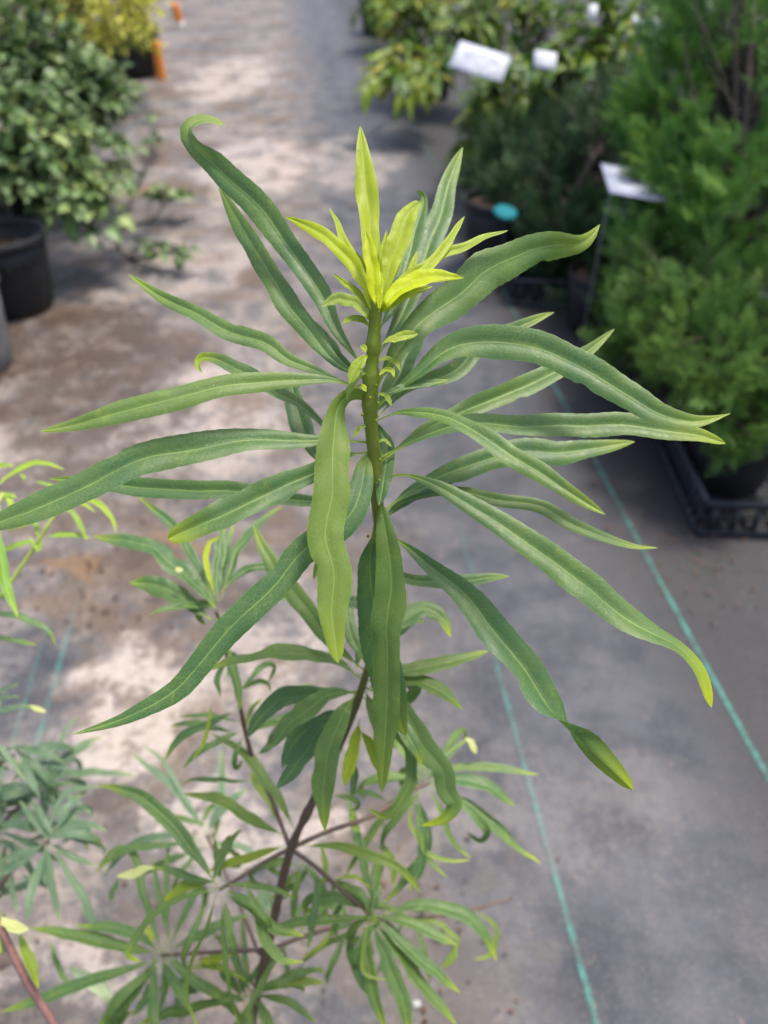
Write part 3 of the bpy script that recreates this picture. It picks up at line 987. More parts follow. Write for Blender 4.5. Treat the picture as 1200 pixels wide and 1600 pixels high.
zc = 3.05
plate('sign_card', 'white printed card tilted among the yellowing shrubs', card_px([(720, 64), (799, 89), (779, 127), (705, 104)], [zc + .09, zc + .09, zc - .05, zc - .05]), 'white plant cards',
      [(.20, .10, -.30, .26), (.05, .17, -.34, .36), (-.12, .10, -.30, .20), (-.25, .08, -.08, .10)], 3)
tt = bpy.data.objects.get('sign_card')
leg = MB()
gp = np.array(tt.location); gz = gp[2]
for s in (-.05, .05):
    leg.tube([[s, 0.0, -.004], [s, .02, -.05], [s, .03, -gz + .0]], .0014, 6)
leg.build('wire_leg', M_wire, tt)

z2 = 1.95
t2, M2, o2, W2, H2 = plate('sign_card', 'white card on two wire legs half covered by the conifer', card_px([(962, 258), (1046, 272), (1016, 318), (930, 293)], [z2 + .13, z2 + .13, z2 - .03, z2 - .03]), 'white plant cards',
      [(.12, .12, -.28, .30), (-.08, .12, -.28, .2)], 5)
leg = MB()
for px in (951, 979):
    a0 = at(px + 3, 303, z2 + .0) - o2
    base = at(px - 8, 470, 1.0)
    a = at(px, 300, z2)
    # straight down from the card to the ground
    leg.tube(np.vstack([a0, a0 + [-.004, 0.0, -.10], [a0[0] - .008, a0[1] + .0, -o2[2] + .0]]), .0014, 6)
aL, aR = at(951, 325, z2) - o2, at(979, 331, z2) - o2
leg.tube(np.vstack([aL, aR]), .0014, 6)
leg.build('wire_legs', M_wire, t2)

plate('sign_card', 'small white card half hidden in leaves right of the tilted card', card_px([(838, 78), (872, 84), (866, 110), (832, 104)], [2.92, 2.92, 2.88, 2.88]), 'white plant cards', [(.1, .12, -.28, .30)], 9)
plate('hang_tag', 'narrow white tag hanging among the leaves at the top', card_px([(922, 6), (935, 8), (930, 34), (917, 32)], [2.72] * 4), 'white tags on the young tree', [(.1, .08, -.2, .2)], 12)
plate('hang_tag', 'white tag tied left of the thin grey trunk', card_px([(990, 24), (1008, 34), (1004, 46), (986, 34)], [2.72] * 4), 'white tags on the young tree', [(.0, .08, -.2, .2)], 13)
plate('hang_tag', 'white tag tied right of the thin grey trunk', card_px([(1020, 28), (1031, 30), (1029, 46), (1018, 44)], [2.72] * 4), 'white tags on the young tree', [(.0, .08, -.2, .2)], 14)

# teal disc on a stake
pd = at(790, 331, 2.45)
t = thing('marker_disc', 'teal plastic disc on a short stake by the black pot', 'marker', pd)
b = MB()
b.lathe([(.001, .006), (.026, .0055), (.037, .002), (.040, -.003), (.036, -.006), (.001, -.007)], seg=28)
o = b.build('disc', M_teal, t); o.rotation_euler = (.25, .12, 0)
b = MB(); b.tube([[0, 0, -.008], [.004, .004, -pd[2] * .5], [.006, .01, -pd[2]]], .004, 6); b.build('stake', M_tray, t)

# crumbs of bark and leaf litter on the ground cover
V, F = [], []
def crumb(c, s):
    n0 = len(V)
    a = rng.random() * 6.28
    for q in range(4):
        V.append([c[0] + math.cos(a + q * 1.57) * s * rng.uniform(.5, 1.2), c[1] + math.sin(a + q * 1.57) * s * rng.uniform(.3, .9), 0.005 + rng.random() * s * .5])
    V.append([c[0], c[1], 0.006 + s * .9])
    for q in range(4):
        F.append([n0 + q, n0 + (q + 1) % 4, n0 + 4])
for (px, py, sx, sy, n, s) in [(1040, 900, 90, 40, 60, .0036), (1130, 880, 60, 30, 60, .004), (980, 640, 40, 60, 40, .006), (780, 1000, 200, 120, 24, .0026), (300, 560, 160, 120, 110, .006), (90, 640, 80, 120, 70, .006), (330, 1430, 160, 120, 70, .004),
                               (150, 920, 90, 40, 80, .005), (620, 1450, 120, 80, 50, .004), (380, 200, 120, 120, 60, .010)]:
    for _ in range(n):
        crumb(ground(px + rng.normal() * sx, py + rng.normal() * sy), s * rng.uniform(.5, 1.5))
tag(obj('bark_litter', make_mesh('bark_litter', V, F, [simple('litter', (0.14, 0.075, 0.045), .9, (.045, .03, .022), 55)], False)), kind='stuff')


def fleck(px, py, s, col, label, nm):
    g = ground(px, py)
    V2, F2 = [], []
    n = 9
    for i in range(n):
        a = 2 * math.pi * i / n
        V2.append([math.cos(a) * s * rng.uniform(.6, 1.2), math.sin(a) * s * rng.uniform(.5, 1.0), .004])
    V2.append([0, 0, .005 + s * .5])
    for i in range(n):
        F2.append([i, (i + 1) % n, n])
    o = obj(nm, make_mesh(nm, V2, F2, [simple(nm, col, .8)], True), None, g)
    tag(o, label, 'debris')


fleck(650, 1570, .006, (.42, .45, .42), 'pale fleck of fluff on the ground under the lower leaves', 'fluff_fleck')
fleck(4, 1502, .017, (.12, .09, .07), 'brown clod of soil at the bottom left edge', 'soil_clod')


# ------------------------------------------------------------------ the narrow leaved plants in front
def leaf(parent, pts, W, z0, k=None, roll=None, young=0.05, tip=None, dz=0.0, mat=None, fold=None, wave=0.018, grad=0.0, shape=(0.85, 0.78), serr=0.018, n=60, nx=9, name='leaf', base=0.06, curl=0.18, zroot=None):
    """One narrow leaf: pts run from the stem to the tip, W is its width in picture pixels at its own depth z0."""
    if z0 > 0.49 and tip is None and young < 0.5 and base > 0:
        tip = 0.45
    if z0 > 0.49 and base > 0:
        W = W * 0.73
        shape = (shape[0], max(shape[1], 0.9))
        young = young + 0.02
    r = random.Random(hash((round(pts[0][0]), round(pts[-1][0]), round(pts[-1][1]))) & 0xffff)
    W = W * 0.88
    rr_ = np.random.default_rng(r.randrange(1 << 30))

    def wander(kn, amp):
        q = rr_.normal(0, amp, kn + 2)
        tt_ = np.linspace(0, kn, n)
        i_ = np.minimum(tt_.astype(int), kn)
        fr_ = tt_ - i_
        fr_ = fr_ * fr_ * (3 - 2 * fr_)
        return q[i_] * (1 - fr_) + q[i_ + 1] * fr_

    C = spline(pts, n)
    Lpx = np.abs(np.diff(C[:, 0])).sum() + np.abs(np.diff(C[:, 1])).sum()
    bend = np.sin(np.pi * np.linspace(0, 1, n))
    C[:, 0] += wander(7, 0.006 * Lpx) * bend
    C[:, 1] += wander(7, 0.006 * Lpx) * bend
    x, y = C[:, 0], C[:, 1]
    t = np.linspace(0, 1, n)
    s = z0 / FPX
    up = (y[0] - y) * s
    z = z0 + np.where(up > 0, (0.55 if k is None else k) * up, (0.22 if k is None else k) * up) + dz * t
    if C.shape[1] == 3:
        z = C[:, 2]
    if zroot is not None:
        q_ = np.clip(t / 0.16, 0, 1)
        z = z + (zroot - z0) * (1 - q_ * q_ * (3 - 2 * q_))
    z = z - 0.035 * s * (abs(x[-1] - x[0]) + abs(y[-1] - y[0])) * np.sin(np.pi * t) * r.uniform(0.3, 1.0)
    P = at(x, y, z)
    T = np.gradient(P, axis=0)
    T /= np.linalg.norm(T, axis=1)[:, None]
    Vw = CAM - P
    Vw /= np.linalg.norm(Vw, axis=1)[:, None]
    B = np.cross(T, Vw)
    B /= np.linalg.norm(B, axis=1)[:, None]
    N = np.cross(B, T)
    hx = (x[-1] - x[0]) / (math.hypot(x[-1] - x[0], y[-1] - y[0]) + 1e-6)
    if roll is None:
        r0 = 34 * hx + r.uniform(-8, 8)
        roll = [r0, r0 + r.uniform(-8, 8), r0 + r.uniform(-16, 16)]
        ref = math.cos(R(abs(r0)))
    else:
        ref = 1.0
    ro = np.radians(np.interp(t, np.linspace(0, 1, len(roll)), roll))
    ro = ro + wander(6, R(7))
    ro = np.convolve(np.pad(ro, 3, mode='edge'), np.ones(7) / 7, mode='valid')
    side = B * np.cos(ro)[:, None] + N * np.sin(ro)[:, None]
    nrm = N * np.cos(ro)[:, None] - B * np.sin(ro)[:, None]
    tb = np.clip((t - base) / (1 - base), 0, 1)
    a, b = shape
    pk = (a / (a + b)) ** a * (b / (a + b)) ** b
    f = (tb ** a * (1 - tb) ** b / pk) ** 0.94
    f = np.maximum(f, np.where(t < 0.5, 0.085, 0.02))
    hw = 0.5 * W * s / ref * f
    hw_m = 0.5 * W * s / ref
    fo = fold if fold is not None else r.uniform(0.18, 0.52)
    u = np.linspace(-1, 1, nx)
    ph = r.uniform(0, 6.28)
    fr = r.uniform(9, 15)
    U = u[None, :]
    wv = np.sin(t * fr + ph)[:, None] * np.abs(U) ** 1.5 * np.sign(U + 1e-9) * 0.6 + np.sin(t * fr * .63 + ph * 2)[:, None] * np.abs(U) ** 1.5
    hgt = fo * np.abs(U) * hw[:, None] - curl * (U ** 4) * hw[:, None] + wave * wv * hw_m * 2 * np.minimum(1, f)[:, None]
    hgt = hgt - 0.05 * np.exp(-(U / 0.12) ** 2) * hw[:, None]
    jag = 1 + serr * ((np.arange(n) % 2) * 2 - 1) * (t > base + .04)
    wob = 1 + 0.03 * np.sin(t * fr * 1.1 + ph) + 0.02 * np.sin(t * fr * 2.3 + ph * 3)
    el, er = 1 + wander(11, 0.055), 1 + wander(11, 0.055)
    kn = int(n * r.uniform(.35, .8))
    if r.random() < 0.3 and n > 40:
        er[kn:kn + 2] *= 0.86
    sidew = np.where(U < 0, el[:, None], er[:, None])
    off = U * hw[:, None] * sidew * np.where(np.abs(U) > 0.99, (jag * wob)[:, None], wob[:, None])
    hgt = hgt + (wander(14, 0.065)[:, None] * np.where(U < 0, 1, 0) + wander(14, 0.065)[:, None] * np.where(U > 0, 1, 0)) * np.abs(U) ** 1.3 * hw[:, None]
    V = P[:, None, :] + side[:, None, :] * off[..., None] + nrm[:, None, :] * hgt[..., None]
    F = (np.arange(n - 1)[:, None] * nx + np.arange(nx - 1)[None, :]).ravel()
    F = np.stack([F, F + 1, F + nx + 1, F + nx], 1)
    arc = np.concatenate([[0], np.cumsum(np.linalg.norm(np.diff(P, axis=0), axis=1))])
    uv = np.stack([np.broadcast_to(off * 100, (n, nx)), np.broadcast_to((arc * 100)[:, None], (n, nx))], 2).reshape(-1, 2)
    uv[:, 1] += r.uniform(0, 30) * 0 
    yg = young + (0 if tip is None else 1) * (0.0 if tip is None else tip) * np.clip((t - 0.78) / 0.2, 0, 1) ** 1.3
    yg = yg + 0.5 * np.clip((base + .05 - t) / .08, 0, 1) * (1 - young)
    yg = yg - grad * t
    yv = np.clip(np.repeat(yg, nx), 0, 1)
    ev = np.tile(np.abs(u), n)
    me = make_mesh(name, V.reshape(-1, 3) - np.asarray(parent['_root']), F, [mat or M_leaf], True, {'young': yv, 'edge': ev}, uv)
    return obj(name, me, parent)


def root_thing(name, label, cat, loc, group=None):
    t = thing(name, label, cat, loc, group)
    t['_root'] = [float(c) for c in loc]
    return t


def stem(parent, pts, rpx, age, name='stem', nodes=0, seg=12):
    """pts = (px, py, depth), rpx = radii in picture pixels, age 0 green .. 1 brown."""
    n = 120
    if name == 'branch':
        rpx = [q * 0.78 for q in rpx]
    A = np.array(pts, float)
    C = spline(A, n)
    P = at(C[:, 0], C[:, 1], C[:, 2])
    tt = np.linspace(0, 1, n)
    rr = np.interp(tt, np.linspace(0, 1, len(rpx)), rpx) * C[:, 2] / FPX
    rr = rr * (1 + 0.05 * np.sin(tt * 60) + 0.03 * np.sin(tt * 141))
    rk = random.Random(len(pts) * 31 + int(pts[0][0]))
    for _ in range(9 if name == 'branch' else 26):
        c0 = rk.random()
        rr = rr * (1 + rk.uniform(.08, .22) * np.exp(-((tt - c0) / rk.uniform(.004, .009)) ** 2))
    b = MB()
    b.tube(P - np.asarray(parent['_root']), rr, seg, a=np.interp(tt, np.linspace(0, 1, len(age)), age))
    return b.build(name, M_stem, parent, True, 'age')


def bud(parent, px, py, z, rpx):
    b = MB()
    r = rpx * z / FPX
    b.lathe([(r * .02, -r), (r * .7, -r * .7), (r, 0), (r * .75, r * .7), (r * .3, r * 1.2), (r * .02, r * 1.4)], at(px, py, z) - np.asarray(parent['_root']), 10)
    me = b.mesh('bud', M_leaf, True)
    for nm, v in (('young', .45), ('edge', 0.0)):
        a = me.attributes.new(nm, 'FLOAT', 'POINT'); a.data.foreach_set('value', np.full(len(me.vertices), v, np.float32))
    uvl = me.uv_layers.new(name='UVMap')
    uvl.data.foreach_set('uv', np.full(len(me.loops) * 2, 0.25, np.float32))
    return obj('bud', me, parent)


MAIN = [(588, 470, .311), (582, 560, .322), (578, 640, .332), (586, 720, .344), (589, 775, .352), (594, 850, .374), (594, 950, .41), (570, 1060, .452), (520, 1190, .497), (485, 1260, .52), (455, 1325, .546), (425, 1450, .61), (400, 1560, .66), (385, 1640, .70)]


def mz(y):
    return float(np.interp(y, [p[1] for p in MAIN], [p[2] for p in MAIN]))


pot_top = at(385, 1640, .70)
pot_xy = np.array([pot_top[0] - 0.005, pot_top[1] - 0.045, 0])
make_pot(pot_xy, 0.085, 0.165, 'black pot of the tall narrow leaved plant, just below the picture', group='black nursery pots')
ROOT = pot_xy + [0, 0, 0.14]
pl = root_thing('narrow_leaf_plant', 'tall narrow leaved plant with lime shoot tip, sharp in front of the path', 'plant', ROOT)
stem(pl, MAIN, [9, 10.5, 11, 11, 8.5, 7, 6.2, 5.8, 5.8, 6.2, 6.5, 7, 7.5, 7.5], [0.0, .06, .12, .16, .22, .24, .32, .45, .7, .9, 1, 1, 1, 1], seg=14)
b = MB()
P = spline(np.vstack([at(385, 1640, .70), (at(385, 1640, .70) + ROOT) / 2 + [0, .004, 0], ROOT]), 10)
b.tube(P - ROOT, .0055, 10, a=1.0)
b.build('stem_base', M_stem, pl, True, 'age')


def L(pts, W, z=None, **kw):
    pts = [tuple(map(float, p)) for p in pts]
    x0, y0 = pts[0][:2]
    sx = float(np.interp(y0, [p[1] for p in MAIN], [p[0] for p in MAIN]))
    if 480 < y0 < 1110 and abs(x0 - sx) < 46 and len(pts[0]) == 2 and abs((mz(y0) if z is None else z) - mz(y0)) < .04 and kw.get('base', .06) > 0:
        pts[0] = (sx + (5 if x0 > sx else -5), y0 + 2)
        kw['zroot'] = mz(y0)
    return leaf(pl, pts, W, mz(pts[0][1]) if z is None else z, **kw)


# --- mature leaves of the top crown (from behind to front)
L([(600, 560), (625, 500), (655, 430), (680, 360), (700, 290), (723, 230)], 46, .335, young=.06, tip=.25, roll=[20, 10, 0, -25])
L([(600, 520), (620, 460), (640, 400), (657, 340), (662, 308), (650, 298)], 38, .328, young=.05, roll=[-20, 0, 20, 30], tip=.2)
L([(598, 650), (615, 600), (640, 550), (672, 490)], 42, .345, young=.05)
L([(600, 655), (640, 605), (690, 590), (725, 570), (760, 535), (810, 510), (866, 488)], 34, .345, young=.06, tip=.35, roll=[30, 20, 10, 20])
L([(600, 715), (640, 690), (690, 655), (750, 630), (830, 600), (900, 563), (960, 514)], 40, .350, young=.10, roll=[20, 14, 10], tip=.15)
L([(598, 800), (640, 768), (720, 733), (800, 710), (900, 703), (992, 690)], 50, .358, young=.04, roll=[26, 18, 20], tip=.3)
L([(596, 812), (640, 778), (690, 752), (740, 745)], 26, .365, young=.02)
L([(594, 818), (620, 792), (690, 770), (760, 776), (850, 800), (930, 832), (990, 852), (1028, 856)], 27, .362, young=.10, tip=.3, roll=[35, 30, 24, 34])
L([(605, 650), (605, 700), (600, 745), (592, 790)], 30, .352, young=.04)
L([(525, 690), (490, 650), (440, 615), (385, 582), (340, 563), (314, 560), (309, 570), (316, 582)], 28, .352, young=.07, tip=.7)
L([(505, 730), (480, 690), (463, 640), (452, 580)], 40, .368, young=.0, roll=[-10, 0, 10])
L([(572, 780), (520, 785), (470, 783), (400, 772), (300, 762), (200, 758), (140, 752), (76, 748)], 37, .362, young=.03, tip=.3, roll=[-25, -20, -10])
L([(560, 592), (530, 560), (508, 525), (488, 500)], 20, .335, young=.05)
L([(560, 588), (545, 540), (490, 440), (420, 345), (345, 265), (300, 222), (291, 200), (306, 188), (330, 188), (353, 197)], 50, .325, k=.3, young=.06, tip=.3, roll=[12, -6, 4, 6, 10, 44, 54], shape=(.8, .62))
L([(558, 594), (520, 560), (460, 480), (400, 390), (360, 325), (341, 289)], 44, .325, young=.07, tip=.2, roll=[-14, -6, 6, 14])
L([(556, 606), (520, 592), (480, 571), (400, 535), (310, 493), (240, 456), (200, 428)], 34, .326, young=.10, tip=.3, roll=[-30, -22, -20])
L([(572, 612), (520, 593), (460, 592), (400, 597), (300, 614), (200, 640), (120, 664), (62, 674)], 42, .328, k=.1, dz=-.02, young=.14, tip=.15, roll=[-30, -30, -22, -12])
L([(574, 690), (530, 688), (480, 688), (400, 690), (300, 698), (200, 727), (100, 772), (0, 815), (-40, 830)], 58, .338, k=.1, dz=-.03, young=.05, roll=[-30, -24, -16, -8], tip=.1, shape=(.72, .62), fold=.30)
L([(574, 705), (540, 712), (500, 730), (430, 766), (350, 805), (262, 842)], 50, .342, dz=-.015, young=.05, tip=.45, roll=[-20, -14, -10], shape=(.75, .45))
L([(590, 640), (640, 590), (690, 555), (760, 541), (840, 550), (920, 583), (985, 620), (1030, 650), (1075, 660), (1110, 655), (1141, 646)], 62, .328, k=.3, dz=-.02, young=.06, tip=.4, roll=[34, 26, 18, 10, 18], shape=(.85, 1.0), fold=.3)
L([(597, 625), (620, 607), (660, 601), (701, 593)], 13, .326, young=.06, tip=.4)
L([(600, 722), (640, 690), (720, 660), (820, 660), (920, 666), (1020, 671), (1090, 680), (1134, 693)], 44, .345, k=.3, dz=-.015, young=.06, tip=.45, roll=[30, 24, 18], shape=(.8, .6))
L([(592, 612), (612, 560), (660, 502), (730, 450), (800, 408), (860, 384), (905, 380), (925, 367), (937, 351)], 70, .322, k=.35, young=.10, tip=.35, roll=[16, 12, 6, 0, -10, -20], shape=(.8, .8), fold=.14)
L([(592, 657), (625, 643), (690, 650), (760, 686), (830, 731), (900, 776), (946, 804)], 38, .330, dz=-.025, young=.10, tip=.3, roll=[40, 34, 22, 14])
L([(592, 753), (625, 743), (680, 757), (750, 800), (850, 866), (940, 932), (1010, 977), (1060, 1012), (1095, 1052), (1112, 1106)], 54, .346, k=.05, dz=-.02, young=.08, tip=.65, roll=[24, 18, 14, 12, 22, 78, 30], shape=(.8, .62))
L([(588, 832), (625, 846), (690, 897), (755, 962), (815, 1037), (865, 1112), (920, 1167), (989, 1235)], 58, .366, k=.06, dz=-.02, young=.03, tip=.55, roll=[10, 8, 6, 8, 44, 140, 168], shape=(.75, .55), fold=.55)
# hanging leaves in front of the stem
L([(582, 815), (578, 880), (588, 980), (608, 1075), (634, 1150)], 76, .368, k=-.45, young=.0, tip=.4, roll=[20, 14, 10, 0])
L([(590, 772), (598, 805), (608, 870), (610, 950), (607, 1040), (603, 1130), (596, 1238)], 60, .347, k=-.30, young=.13, tip=.25, roll=[-14, -10, -16, -24], shape=(.55, .62), fold=.26, base=.03)
L([(580, 706), (572, 720), (566, 760), (553, 800), (522, 830), (480, 852), (420, 912), (350, 982), (300, 1042), (260, 1085), (200, 1120), (114, 1148)], 54, .340, k=.02, dz=-.012, young=.02, tip=.1, roll=[0, 0, -8, -10, -10, -14], shape=(.34, .80), fold=.12, base=.012)
L([(580, 640), (572, 624), (552, 617), (532, 630), (522, 680), (518, 760), (516, 850), (520, 940), (528, 1036)], 64, .326, k=-.05, dz=-.02, young=.22, tip=.2, roll=[40, 30, 6, 0, -4, 0, 6], shape=(.55, .55), fold=.16, base=.03)
L([(520, 800), (508, 850), (497, 880), (490, 905)], 15, .334, young=.4)
# --- lime shoot tip
YS = 0.86
YK = dict(grad=.14, mat=M_leaf, serr=.01, wave=.02, nx=9, fold=.35)
L([(592, 482), (586, 420), (578, 350), (571, 280), (563, 197)], 39.4, .318, k=.15, young=.72, roll=[-16, -10, 0], **YK)
L([(596, 480), (605, 430), (625, 370), (643, 328), (657, 316)], 39.4, .313, k=.2, young=.70, roll=[10, 10, 20], shape=(.8, .5), **YK)
L([(594, 486), (602, 440), (600, 400), (604, 360)], 16.6, .316, k=.1, young=.85, **YK)
L([(598, 482), (650, 425), (690, 398), (740, 378), (794, 360)], 18.6, .314, young=.62, **YK)
L([(598, 480), (640, 442), (672, 412), (700, 378), (726, 338)], 17.7, .312, young=.72, **YK)
L([(585, 484), (568, 440), (548, 395), (530, 355), (514, 324)], 16.6, .311, young=.72, **YK)
L([(584, 488), (566, 440), (540, 400), (510, 370), (480, 353), (446, 339)], 27.0, .309, young=.78, tip=.1, **YK)
L([(588, 490), (584, 440), (578, 400), (571, 358)], 26.0, .306, k=.1, young=.95, **YK)
L([(592, 492), (612, 465), (640, 444), (670, 432), (725, 434)], 31.2, .305, young=.95, shape=(.8, 1.0), **YK)
L([(578, 503), (570, 488), (555, 473), (530, 467), (502, 479)], 24.9, .308, young=.45, roll=[-40, -30, -20], **YK)
L([(580, 490), (570, 455), (562, 430)], 8.3, .308, young=.9, **YK)
L([(590, 490), (594, 455), (596, 425)], 10.4, .306, k=.1, young=.9, **YK)
L([(593, 542), (602, 534), (625, 527), (653, 521)], 15.6, .312, young=.62, base=.2, **YK)
L([(578, 552), (568, 560), (556, 578), (546, 599)], 21.8, .314, young=.58, **YK)
L([(572, 550), (568, 543), (563, 540)], 10.4, .314, young=.7, base=.0, **YK)
L([(592, 586), (602, 578), (612, 580), (616, 590)], 8.3, .318, young=.7, base=.0, **YK)
L([(572, 612), (566, 604), (558, 604)], 9.3, .322, young=.7, base=.0, **YK)
for pts, W, yg in [([(588, 568), (600, 560), (618, 566), (626, 580)], 8, .45), ([(578, 580), (562, 586), (548, 606), (542, 626)], 13, .4),
                   ([(580, 512), (566, 500), (548, 498), (534, 506)], 11, .5), ([(588, 612), (602, 618), (612, 634)], 8, .45), ([(580, 664), (562, 668), (552, 684)], 8, .4), ([(584, 690), (600, 688), (612, 698)], 6, .4)]:
    L(pts, W, mz(pts[0][1]) - .004, young=yg, serr=.01, wave=.02, fold=.35)
for x, y in ((591, 630), (588, 657), (578, 622), (594, 718), (593, 751), (566, 648), (575, 838), (588, 602)):
    bud(pl, x, y, mz(y) - .006, 2.6)
for pts, W, yg in [([(590, 486), (600, 450), (618, 415), (628, 385)], 18, .8), ([(586, 486), (576, 452), (566, 415), (556, 392)], 15, .8), ([(592, 488), (616, 455), (640, 425), (652, 392)], 15, .75), ([(588, 486), (583, 450), (585, 405), (590, 372)], 17, .9),
                   ([(594, 490), (622, 470), (648, 455), (676, 447)], 14, .8), ([(584, 490), (562, 462), (536, 440), (520, 428)], 13, .7), ([(588, 486), (584, 462), (580, 440)], 14, .95), ([(591, 488), (598, 466), (606, 446)], 14, .95)]:
    L(pts, W, .309 + .001 * len(pts), young=yg, **YK)
# --- second whorl
Z = .452
L([(560, 1035), (545, 980), (540, 930), (548, 890)], 30, .455, young=.06)
L([(548, 1045), (510, 995), (455, 920), (410, 855), (396, 820)], 36, .44, young=.14, tip=.2, roll=[-10, 0, 10])
L([(568, 1010), (600, 985), (640, 962), (668, 952), (690, 965), (704, 995)], 30, Z, young=.08, tip=.7)
L([(578, 880), (640, 905), (700, 909), (796, 900)], 28, .40, young=.05, tip=.3, roll=[30, 24, 30])
L([(560, 945), (545, 940), (525, 950)], 24, .43, young=.03)
L([(566, 1055), (640, 1046), (700, 1035), (764, 1017)], 26, Z, young=.16, tip=.3)
L([(568, 1062), (640, 1066), (690, 1082), (723, 1109)], 28, Z, young=.14, tip=.2)
L([(565, 1060), (530, 1035), (450, 1023), (380, 1030), (320, 1047)], 30, Z, young=.14, tip=.3)
L([(545, 1080), (490, 1085), (430, 1098), (385, 1152)], 34, .475, young=.02)
L([(545, 1100), (500, 1140), (465, 1190), (433, 1232)], 38, .475, young=.0)
L([(540, 1110), (500, 1125), (460, 1160), (440, 1200)], 30, .485, young=.02)
L([(556, 1078), (510, 1088), (455, 1130), (425, 1168)], 32, Z, young=.09)
L([(572, 1075), (584, 1110), (602, 1150), (596, 1195)], 30, .46, young=.16)
L([(562, 1125), (553, 1165), (538, 1228)], 24, .47, young=.60)
L([(562, 1140), (582, 1170), (600, 1218)], 22, .47, young=.62)
L([(575, 1085), (612, 1130), (640, 1180), (640, 1230), (600, 1275), (575, 1262)], 22, .47, young=.15, tip=.4)
L([(572, 1072), (625, 1100), (655, 1145), (682, 1195), (702, 1238), (712, 1258), (695, 1280), (658, 1290)], 40, Z, k=.0, young=.12, tip=.8, shape=(.8, .95))
L([(558, 1080), (535, 1120), (512, 1175), (504, 1235), (508, 1300)], 44, .446, k=.0, young=.12, tip=.4, shape=(.7, .9))
L([(550, 1180), (555, 1210), (548, 1250)], 18, .50, young=.1)
# --- branches from the lower fork
stem(pl, [(455, 1325, .546), (510, 1300, .555), (580, 1275, .575), (650, 1232, .60), (672, 1222, .605)], [5, 4.5, 4.5, 4], [1, 1, .95, .7], 'branch')
Z = .60
K = dict(z=Z, n=34)
L([(650, 1240), (668, 1300), (655, 1345), (620, 1390), (598, 1412)], 26, .63, young=.0)
L([(672, 1222), (655, 1190), (630, 1170), (600, 1165)], 18, .61, young=.10)
L([(665, 1215), (690, 1190), (712, 1168), (728, 1156)], 18, young=.06, **K)
L([(726, 1154), (734, 1158), (744, 1178)], 12, z=.60, young=.3, mat=M_leaf_pale, base=0., n=14)
L([(668, 1222), (700, 1202), (760, 1198), (842, 1211)], 20, young=.10, tip=.5, **K)
L([(670, 1225), (705, 1218), (760, 1228), (806, 1260)], 40, young=.0, tip=.3, roll=[40, 40, 30], **K)
L([(672, 1228), (720, 1250), (780, 1302), (846, 1350)], 20, young=.08, tip=.9, **K)
L([(668, 1232), (690, 1270), (705, 1312), (736, 1342)], 14, young=.12, tip=.8, **K)
L([(655, 1235), (655, 1290), (668, 1340), (700, 1372)], 14, young=.12, tip=.5, **K)
L([(650, 1240), (640, 1270), (665, 1330), (700, 1345), (736, 1344)], 12, young=.3, tip=.8, **K)
L([(640, 1245), (660, 1280), (662, 1320), (655, 1360), (640, 1395)], 24, young=.0, **K)
L([(640, 1235), (612, 1262), (580, 1305), (538, 1372)], 16, young=.16, **K)
L([(470, 1322), (520, 1323), (580, 1338), (630, 1362), (658, 1396)], 26, .54, young=.26, tip=.2, roll=[20, 10, 6])
L([(585, 1318), (608, 1335), (616, 1362), (612, 1388)], 16, .62, young=.3)
L([(552, 1262), (552, 1290), (565, 1302)], 8, .57, young=.7)
stem(pl, [(457, 1328, .546), (490, 1352, .548), (535, 1392, .555), (578, 1428, .565)], [4.5, 4.2, 4, 3.5], [1, 1, .9, .5], 'branch')
Z = .56
K = dict(z=Z, n=36)
L([(570, 1430), (548, 1470), (560, 1530), (588, 1565)], 22, .59, young=.04)
L([(600, 1428), (650, 1412), (700, 1420), (745, 1442), (765, 1475), (776, 1502)], 36, .575, young=.06, tip=.6)
L([(575, 1425), (566, 1400), (535, 1382)], 22, young=.08, **K)
L([(580, 1425), (588, 1402), (596, 1383)], 18, young=.02, **K)
L([(584, 1430), (640, 1442), (690, 1466), (716, 1478)], 28, young=.10, tip=.4, **K)
L([(714, 1480), (706, 1496), (690, 1512)], 14, z=.56, young=.3, base=0., n=14)
L([(584, 1432), (635, 1478), (680, 1518), (719, 1552)], 28, young=.06, tip=.5, **K)
L([(582, 1435), (625, 1495), (668, 1548), (714, 1602)], 32, young=.09, tip=.3, **K)
L([(580, 1438), (602, 1498), (628, 1560), (642, 1625)], 40, young=.06, **K)
L([(576, 1436), (574, 1490), (580, 1540), (604, 1612)], 34, .55, young=.13, roll=[-20, -10, -30])
L([(576, 1436), (568, 1480), (570, 1520), (606, 1532)], 10, .545, young=.3, tip=.4)
L([(492, 1358), (494, 1400), (488, 1445), (480, 1484)], 20, .56, young=.04, tip=.3)
L([(486, 1345), (470, 1375), (440, 1395), (420, 1405)], 16, .60, young=.12)
L([(500, 1310), (508, 1360), (500, 1400)], 14, .62, young=.3)
L([(520, 1375), (555, 1370), (580, 1388)], 10, .57, young=.4)
L([(540, 1400), (525, 1430), (525, 1470)], 16, .58, young=.1, tip=.5)
# thin bare branch behind
stem(pl, [(405, 1490, .64), (470, 1465, .66), (560, 1440, .70), (680, 1432, .74), (750, 1418, .76), (800, 1404, .77)], [4.5, 4, 3.5, 3, 2.4], [1, 1, 1, .9], 'branch')
L([(520, 1452), (500, 1480), (470, 1500)], 12, .67, young=.5)
L([(560, 1442), (530, 1450), (505, 1470)], 14, .68, young=.05)
L([(640, 1436), (690, 1445), (715, 1470), (700, 1500)], 14, .72, young=.25)
L([(740, 1420), (775, 1450), (768, 1490), (740, 1500)], 12, .75, young=.3)
